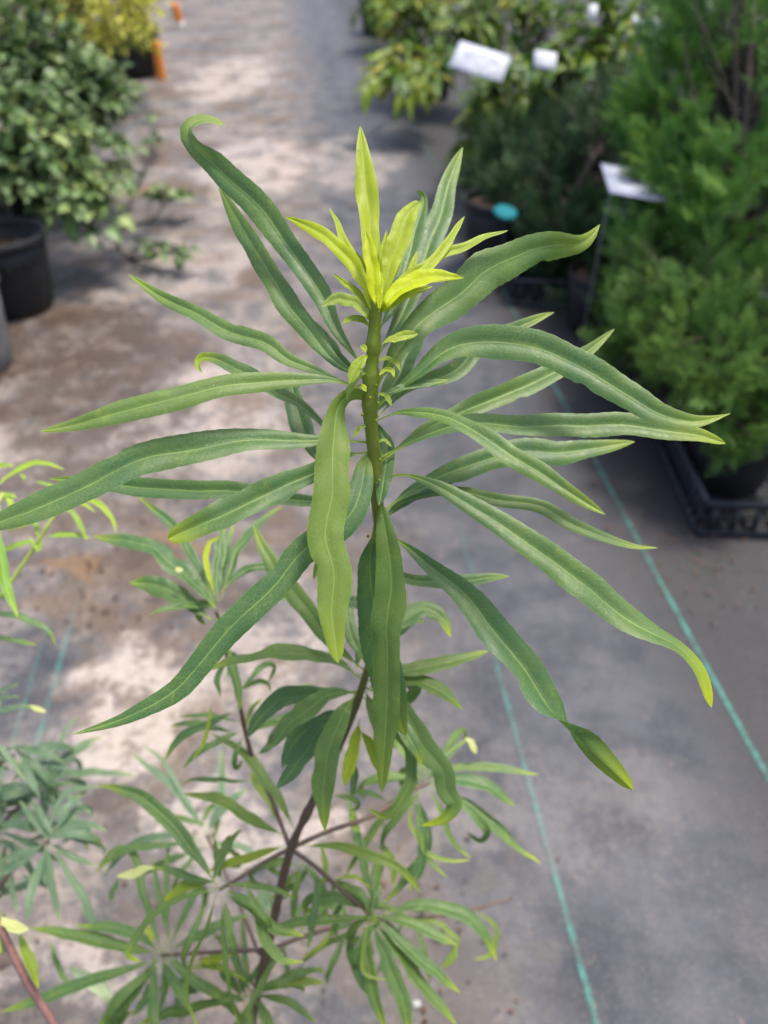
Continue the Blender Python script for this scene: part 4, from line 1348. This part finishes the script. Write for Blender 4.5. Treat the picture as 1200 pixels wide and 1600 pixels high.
# left branch and its whorl
stem(pl, [(453, 1326, .546), (420, 1343, .542), (380, 1368, .535), (343, 1390, .53)], [4.5, 4.2, 4, 3.5], [1, .95, .8, .5], 'branch')
K = dict(z=.525, n=36)
L([(446, 1322), (390, 1340), (350, 1352), (322, 1362)], 22, .55, young=.48, roll=[-20, -10, -10])
L([(335, 1376), (300, 1382), (275, 1395), (256, 1408)], 26, .55, young=.42)
L([(340, 1380), (300, 1372), (262, 1358), (240, 1355)], 20, .545, young=.05)
L([(242, 1356), (225, 1358), (205, 1366), (182, 1369)], 13, .545, young=.3, mat=M_leaf_pale, base=0., n=18)
L([(338, 1382), (300, 1330), (262, 1282), (215, 1244), (180, 1231), (154, 1228)], 40, young=.03, tip=.4, roll=[-20, -14, 6], **K)
L([(352, 1396), (390, 1418), (430, 1452), (476, 1463)], 28, young=.13, tip=.6, **K)
L([(380, 1378), (402, 1420), (414, 1468), (438, 1498), (476, 1504)], 26, young=.12, tip=.6, shape=(.8, 1.), **K)
L([(340, 1388), (285, 1402), (240, 1432), (208, 1470), (199, 1492), (222, 1503)], 32, young=.10, tip=.7, roll=[-44, -50, -56, -30], **K)
L([(338, 1396), (326, 1440), (300, 1500), (294, 1560), (312, 1615)], 24, young=.12, tip=.5, roll=[50, 54, 60, 50], **K)
L([(346, 1398), (349, 1450), (356, 1530), (376, 1610)], 20, young=.12, tip=.5, roll=[-50, -54, -60], **K)
L([(446, 1306), (400, 1286), (345, 1252), (286, 1240)], 28, .545, young=.18, tip=.2)
L([(460, 1296), (425, 1235), (385, 1180), (330, 1146)], 30, .53, young=.15, tip=.1)
L([(438, 1290), (425, 1255), (400, 1222), (390, 1205)], 26, .57, young=.28)
L([(396, 1222), (340, 1220), (300, 1218), (282, 1228)], 12, .58, young=.02)
# lower left branch and its whorl
stem(pl, [(408, 1484, .63), (370, 1486, .635), (310, 1489, .645), (252, 1493, .655)], [4.2, 4, 3.6, 3.2], [1, .9, .8, .6], 'branch')
K = dict(z=.64, n=34)
L([(258, 1490), (232, 1430), (220, 1385), (212, 1345), (200, 1325), (178, 1330), (150, 1357)], 22, .655, young=.05, tip=.2)
L([(312, 1316), (250, 1320), (200, 1328), (165, 1348), (148, 1366)], 18, .70, young=.04)
L([(300, 1332), (250, 1350), (225, 1368)], 18, .72, young=.0)
L([(190, 1372), (178, 1388), (172, 1412)], 14, .70, young=.0)
L([(252, 1487), (215, 1462), (170, 1450), (118, 1445)], 26, young=.05, **K)
L([(250, 1490), (200, 1482), (120, 1462), (45, 1450)], 34, young=.08, tip=.3, **K)
L([(240, 1475), (232, 1455), (222, 1446)], 14, z=.63, young=.6, n=14)
L([(246, 1498), (190, 1518), (100, 1548), (0, 1582)], 30, young=.03, **K)
L([(246, 1502), (215, 1540), (180, 1580), (148, 1612)], 38, young=.06, roll=[-20, -10, 0], **K)
L([(258, 1496), (300, 1530), (345, 1562)], 24, young=.05, **K)
L([(254, 1500), (256, 1545), (246, 1592)], 14, young=.08, **K)
L([(246, 1520), (225, 1565), (205, 1590)], 20, young=.02, **K)
L([(268, 1510), (262, 1540), (250, 1565)], 14, young=.5, **K)
L([(285, 1520), (280, 1550), (275, 1590)], 18, young=.06, **K)
L([(306, 1505), (335, 1498), (366, 1488)], 22, young=.55, **K)
L([(290, 1512), (340, 1512), (385, 1532)], 14, young=.35, **K)
stem(pl, [(402, 1540, .655), (398, 1552, .652), (394, 1558, .648)], [4, 4, 4], [.9, .6, .5], 'branch', seg=8)
K = dict(z=.635, n=30)
L([(388, 1552), (384, 1500), (380, 1465), (380, 1425)], 16, .64, young=.06)
L([(396, 1552), (440, 1536), (475, 1532), (508, 1536)], 24, young=.3, **K)
L([(390, 1555), (330, 1572), (270, 1585), (215, 1600)], 28, young=.09, **K)
L([(396, 1556), (445, 1564), (495, 1598)], 18, young=.09, **K)
L([(396, 1560), (418, 1588), (430, 1620)], 16, young=.16, **K)
L([(392, 1562), (380, 1590), (350, 1620)], 18, young=.06, **K)
L([(392, 1562), (392, 1590), (385, 1625)], 18, young=.02, **K)
# back left side shoot with its own whorl
stem(pl, [(452, 1322, .548), (440, 1290, .556), (425, 1250, .56), (392, 1175, .555), (370, 1080, .53), (348, 1000, .505), (338, 955, .495)], [4.5, 4.5, 4.5, 4.5, 4.2, 4], [1, 1, 1, .9, .8, .6], 'branch')
K = dict(z=.495, n=36)
L([(372, 925), (400, 926), (440, 930), (475, 930)], 28, .51, young=.0)
L([(338, 940), (310, 885), (270, 825), (214, 773)], 28, .505, young=.0, roll=[-30, -20, -10])
L([(345, 938), (368, 870), (400, 822), (442, 790)], 24, .505, young=.03)
L([(340, 940), (340, 880), (352, 812)], 30, .50, young=.0)
L([(340, 938), (348, 880), (366, 815)], 20, .515, young=.03)
L([(346, 925), (375, 895), (405, 885), (450, 902)], 20, young=.0, **K)
L([(336, 950), (290, 898), (225, 852), (145, 838)], 52, young=.0, roll=[-24, -30, -20], **K)
L([(330, 968), (285, 935), (245, 915), (203, 910)], 36, .485, young=.07, tip=.3)
L([(334, 945), (312, 920), (280, 888)], 22, .48, young=.06)
L([(286, 892), (280, 890), (276, 886)], 12, .478, young=.3, mat=M_leaf_pale, base=0., n=10)
L([(336, 930), (322, 880), (326, 850), (345, 838)], 10, .49, young=.75)
L([(350, 1000), (366, 1050), (376, 1110)], 22, .515, young=.03)
L([(356, 1030), (340, 1060), (345, 1090)], 14, .52, young=.05)
L([(372, 1110), (330, 1128), (285, 1150), (256, 1190)], 20, .55, young=.02)
L([(330, 1095), (326, 1130), (318, 1160), (300, 1190)], 10, .53, young=.55)
L([(376, 1130), (330, 1118), (278, 1120)], 12, .56, young=.04)
L([(400, 1180), (420, 1165), (440, 1120)], 22, .57, young=.02)
L([(385, 1140), (392, 1110), (410, 1090)], 12, .56, young=.3)
# far lower side shoot
stem(pl, [(404, 1490, .655), (385, 1440, .69), (350, 1360, .715), (322, 1304, .72)], [3.5, 3.4, 3, 2.6], [1, 1, .9, .7], 'branch')
K = dict(z=.72, n=30)
L([(320, 1302), (282, 1242), (240, 1205), (204, 1175)], 22, young=.04, mat=M_leaf_blue, **K)
L([(320, 1302), (280, 1230), (250, 1185), (222, 1163)], 14, young=.06, mat=M_leaf_blue, **K)
L([(324, 1300), (340, 1270), (386, 1232)], 26, young=.02, mat=M_leaf_blue, **K)
L([(330, 1300), (345, 1240), (345, 1170)], 20, .74, young=.08, mat=M_leaf_blue)
L([(316, 1306), (260, 1305), (200, 1325), (160, 1372)], 18, young=.02, mat=M_leaf_blue, **K)
L([(335, 1315), (370, 1322), (410, 1342)], 18, young=.06, mat=M_leaf_blue, **K)
L([(416, 1375), (420, 1410), (432, 1440)], 20, .70, young=.1, mat=M_leaf_blue)
L([(405, 1385), (410, 1410), (425, 1425)], 20, .69, young=.12, mat=M_leaf_blue)



def fill(fn, cx, cy, z, n, l0, l1, w0, w1, seedv, avoid=None, dens=0.95, **kw):
    """Extra thin drooping leaves round a shoot: true 3-D arcs in random directions."""
    r = random.Random(seedv)
    p0 = at(cx, cy, z)
    for i in range(int(n * dens + .5)):
        az = r.uniform(0, 2 * math.pi) if avoid is None else r.uniform(*avoid)
        Lm = r.uniform(l0, l1) * z / FPX
        h = np.array([math.cos(az), math.sin(az), 0.0])
        rise = r.uniform(-.5, .7)
        dr = r.uniform(.3, 2.2)
        p0 = at(cx + r.uniform(-14, 14), cy + r.uniform(-14, 14), z)
        q = []
        cur = p0 + h * 0.002
        ang = math.atan(rise)
        for k in range(7):
            q.append(cur)
            cur = cur + (h * math.cos(ang) + np.array([0, 0, math.sin(ang)])) * Lm / 6
            ang -= dr * (0.12 + 0.10 * k) * (1 if k < 5 else r.uniform(-1.5, 2.5))
        q = np.array(q)
        d = (q - CAM) @ FWD
        pts = np.stack([600 + FPX * ((q - CAM) @ RIGHT) / d, 800 - FPX * ((q - CAM) @ UP) / d, d], 1)
        fn([tuple(v) for v in pts], r.uniform(w0, w1), z, **kw)


for (cx, cy, z, n, l0, l1, w0, w1, sd) in [(562, 1058, .456, 5, 120, 190, 18, 28, 1), (668, 1224, .605, 9, 100, 190, 14, 22, 2), (580, 1430, .565, 9, 110, 200, 16, 26, 3), (343, 1388, .53, 7, 110, 190, 14, 22, 4),
                                          (254, 1492, .65, 10, 110, 200, 16, 26, 5), (394, 1555, .64, 9, 90, 170, 14, 22, 6), (338, 955, .497, 4, 90, 150, 14, 22, 7), (322, 1304, .72, 5, 90, 150, 12, 18, 8),
                                          (480, 1345, .60, 5, 90, 150, 12, 18, 9), (560, 1440, .70, 7, 90, 150, 12, 18, 10), (640, 1434, .73, 5, 80, 130, 12, 16, 11), (384, 1150, .555, 6, 80, 130, 12, 18, 12),
                                          (365, 1075, .53, 3, 80, 120, 12, 18, 13), (450, 1470, .655, 6, 90, 150, 12, 18, 14), (520, 1250, .54, 2, 70, 110, 10, 14, 15)]:
    fill(lambda pts, W, z, **kw: leaf(pl, pts, W, z, n=30, young=.04 + .1 * random.random(), tip=random.choice([.1, .3, .6]), **kw), cx, cy, z, n, l0, l1, w0, w1, sd)

# ------------------------------------------------------------------ the bluish neighbour at the lower left
nb_root = np.array([-.64, .36, .14])
make_pot(nb_root * [1, 1, 0], .085, .165, 'black pot of the thin leaved bluish plant, outside the picture at the left', group='black nursery pots')
nb = root_thing('thin_leaf_plant', 'out of focus thin leaved bluish green plant at the lower left edge', 'plant', nb_root)


def stem_from(parent, root, pts, rpx, age, name):
    """A stem that starts at the plant's own root and ends along the picture points."""
    A = np.array(pts, float)
    P = at(A[:, 0], A[:, 1], A[:, 2])
    P = spline(np.vstack([root, root * .45 + P[0] * .55 + [0, 0, -.03], P]), 40) - root
    b = MB()
    b.tube(P, np.linspace(rpx[0], rpx[1], 40) * A[:, 2].mean() / FPX, 8, a=np.linspace(age[0], age[1], 40))
    return b.build(name, M_stem, parent, True, 'age')


stem_from(nb, nb_root, [(-60, 1460, .72), (20, 1360, .70), (75, 1315, .68)], (5, 3), (1, .8), 'stem')
stem_from(nb, nb_root, [(-40, 1330, .76), (20, 1270, .76), (62, 1232, .76)], (5, 3), (1, .8), 'branch')
stem_from(nb, nb_root, [(-70, 1180, .62), (-30, 1110, .6)], (5, 3), (1, .8), 'branch')


def N(pts, W, z=.68, **kw):
    kw.setdefault('young', .05)
    kw.setdefault('mat', M_leaf_blue)
    return leaf(nb, pts, W, z, n=30, **kw)


for pts, W in [([(75, 1312), (105, 1292), (135, 1288), (168, 1298)], 17), ([(78, 1316), (110, 1338), (150, 1352)], 16), ([(78, 1318), (110, 1368), (140, 1425), (156, 1480)], 20),
               ([(75, 1320), (80, 1370), (92, 1440)], 16), ([(70, 1318), (40, 1340), (-10, 1372)], 22), ([(72, 1310), (50, 1278), (30, 1250)], 16), ([(76, 1310), (84, 1272), (105, 1238), (160, 1228)], 14),
               ([(70, 1322), (72, 1370), (88, 1395)], 20), ([(65, 1325), (40, 1330), (0, 1345)], 14), ([(20, 1360), (20, 1400), (28, 1425)], 12), ([(30, 1370), (60, 1375), (75, 1390)], 12)]:
    N(pts, W)
for pts, W in [([(62, 1232), (100, 1212), (150, 1208), (212, 1212)], 20), ([(62, 1232), (90, 1170), (110, 1130), (124, 1118)], 13), ([(66, 1234), (100, 1190), (150, 1160)], 16), ([(60, 1235), (100, 1242), (150, 1275)], 12),
               ([(60, 1240), (20, 1255), (-10, 1262)], 18), ([(58, 1230), (30, 1200), (0, 1170)], 14), ([(15, 1222), (45, 1200), (84, 1176)], 16), ([(-10, 1235), (30, 1240), (90, 1244)], 20), ([(60, 1235), (70, 1262), (60, 1290)], 16),
               ([(55, 1240), (20, 1285), (-10, 1300)], 16), ([(0, 1268), (40, 1272), (92, 1288)], 18), ([(-10, 1312), (20, 1322), (40, 1345)], 16), ([(-10, 1330), (10, 1372), (30, 1395)], 12), ([(40, 1220), (42, 1190), (46, 1160)], 12)]:
    N(pts, W, .76, young=.07)
for pts, W in [([(-30, 1110), (10, 1108), (40, 1104), (56, 1108)], 14), ([(-30, 1095), (0, 1080), (30, 1068)], 13), ([(-30, 1100), (5, 1090), (32, 1088)], 11), ([(-30, 1140), (10, 1180), (40, 1220)], 14), ([(-30, 1150), (0, 1180), (34, 1192)], 12)]:
    N(pts, W, .6)
N([(46, 1102), (58, 1108), (72, 1113)], 9, .6, young=.3, mat=M_leaf_pale, base=0.)

for (cx, cy, z, n, l0, l1, sd) in [(75, 1315, .68, 8, 80, 140, 21), (62, 1232, .76, 9, 80, 150, 22), (-10, 1300, .74, 12, 90, 160, 23), (-30, 1110, .61, 7, 80, 130, 24), (0, 1400, .72, 9, 80, 150, 25), (20, 1180, .74, 8, 80, 150, 26)]:
    fill(lambda pts, W, z, **kw: N(pts, W, z, tip=random.choice([.1, .3, .8]), **kw), cx, cy, z, n, l0, l1, 14, 22, sd, dens=1.1)
stem_from(nb, nb_root, [(-60, 1420, .74), (-20, 1405, .73), (0, 1400, .72)], (5, 3), (1, .8), 'branch')
stem_from(nb, nb_root, [(-50, 1330, .76), (-20, 1310, .75), (-10, 1300, .74)], (5, 3), (1, .8), 'branch')
stem_from(nb, nb_root, [(-60, 1230, .76), (-10, 1200, .75), (20, 1180, .74)], (5, 3), (1, .8), 'branch')

# pink stemmed plant right at the bottom left corner
pk_root = np.array([-.42, .18, .14])
make_pot(pk_root * [1, 1, 0], .07, .16, 'black pot of the pink stemmed plant, outside the picture at the lower left', group='black nursery pots')
pk = root_thing('pink_stem_plant', 'pink stem with yellowing leaves at the bottom left corner', 'plant', pk_root)
M_pink = simple('pink_bark', (0.30, 0.155, 0.13), .6, (.20, .10, .085), 150)
A = np.array([(105, 1660, .56), (90, 1612, .56), (40, 1530, .55), (0, 1448, .54), (-25, 1395, .53)])
Pp = at(A[:, 0], A[:, 1], A[:, 2])
b = MB(); b.tube(spline(np.vstack([pk_root, (pk_root * .5 + Pp[0] * .5), Pp]), 30) - pk_root, .0028, 8); b.build('stem', M_pink, pk)
leaf(pk, [(-2, 1432), (5, 1440), (25, 1450), (45, 1452)], 18, .54, young=.3, mat=M_leaf_pale, base=0., n=20)
leaf(pk, [(28, 1455), (42, 1490), (52, 1520), (60, 1545)], 26, .55, young=.35, n=26)
leaf(pk, [(190, 1580), (165, 1550), (138, 1530), (105, 1508)], 30, .66, young=.9, mat=simple('pale_underside', (.36, .44, .22), .6, (.42, .48, .28), 200), n=24)
leaf(pk, [(-10, 1440), (-4, 1470), (2, 1490)], 10, .54, young=.8, n=16)
leaf(pk, [(120, 1552), (95, 1520), (78, 1470)], 14, .66, young=.03, n=20)

# lime leaved plant, out of focus at the left edge
lm_root = np.array([-.74, .52, .14])
make_pot(lm_root * [1, 1, 0], .085, .165, 'black pot of the lime leaved plant, outside the picture at the left', group='black nursery pots')
lm = root_thing('lime_leaf_plant', 'out of focus lime green young plant with thin leaves at the left edge', 'plant', lm_root)
M_lstem = simple('lime_stem', (.30, .36, .06), .5, (.22, .28, .05), 120)
A = np.array([(-10, 945, .60), (20, 905, .60), (60, 845, .60), (95, 788, .60)])
Pp = at(A[:, 0], A[:, 1], A[:, 2])
b = MB(); b.tube(spline(np.vstack([lm_root, lm_root * .3 + Pp[0] * .7 + [-.02, 0, 0], Pp]), 30) - lm_root, np.linspace(.0022, .0016, 30), 8); b.build('stem', M_lstem, lm)
A = np.array([(-40, 880, .58), (-12, 800, .58), (5, 770, .58)])
Pp = at(A[:, 0], A[:, 1], A[:, 2])
b = MB(); b.tube(spline(np.vstack([lm_root, lm_root * .3 + Pp[0] * .7, Pp]), 30) - lm_root, .0018, 8); b.build('stem', M_lstem, lm)
for pts, W, yg, z in [([(95, 788), (120, 778), (150, 785), (172, 805), (182, 832)], 13, .4, .6), ([(95, 788), (115, 805), (128, 825), (134, 845)], 12, .2, .6), ([(70, 838), (105, 836), (142, 840)], 12, .25, .6), ([(98, 780), (120, 782), (150, 800)], 9, .4, .6),
                      ([(95, 785), (80, 760), (55, 752)], 10, .2, .6), ([(92, 788), (70, 800), (40, 815), (10, 830)], 14, .15, .6), ([(60, 845), (30, 850), (0, 862)], 14, .15, .6), ([(60, 842), (52, 810), (40, 800)], 12, .1, .6), ([(66, 840), (60, 860), (46, 840)], 10, .3, .6),
                      ([(-10, 765), (20, 738), (60, 722), (102, 734)], 13, .45, .58), ([(5, 770), (15, 780), (18, 800)], 14, .6, .58), ([(0, 780), (-4, 800), (12, 815)], 14, .6, .58), ([(-20, 745), (0, 728), (22, 728)], 12, .3, .58), ([(5, 770), (20, 775), (26, 778)], 10, .3, .58),
                      ([(30, 740), (38, 746), (36, 752)], 8, .3, .58)]:
    leaf(lm, pts, W, z, young=yg, mat=M_leaf_lime, n=24)
leaf(lm, [(-4, 815), (0, 860), (8, 910), (28, 965)], 26, .55, young=.0, mat=M_leaf_lime, n=30)
leaf(lm, [(-30, 958), (10, 960), (50, 970), (78, 988), (88, 1010)], 16, .58, young=.0, mat=M_leaf, n=26)
leaf(lm, [(-30, 990), (0, 998), (30, 1003), (58, 1008)], 13, .58, young=.02, mat=M_leaf, n=24)
for t in (pl, nb, pk, lm):
    del t['_root']
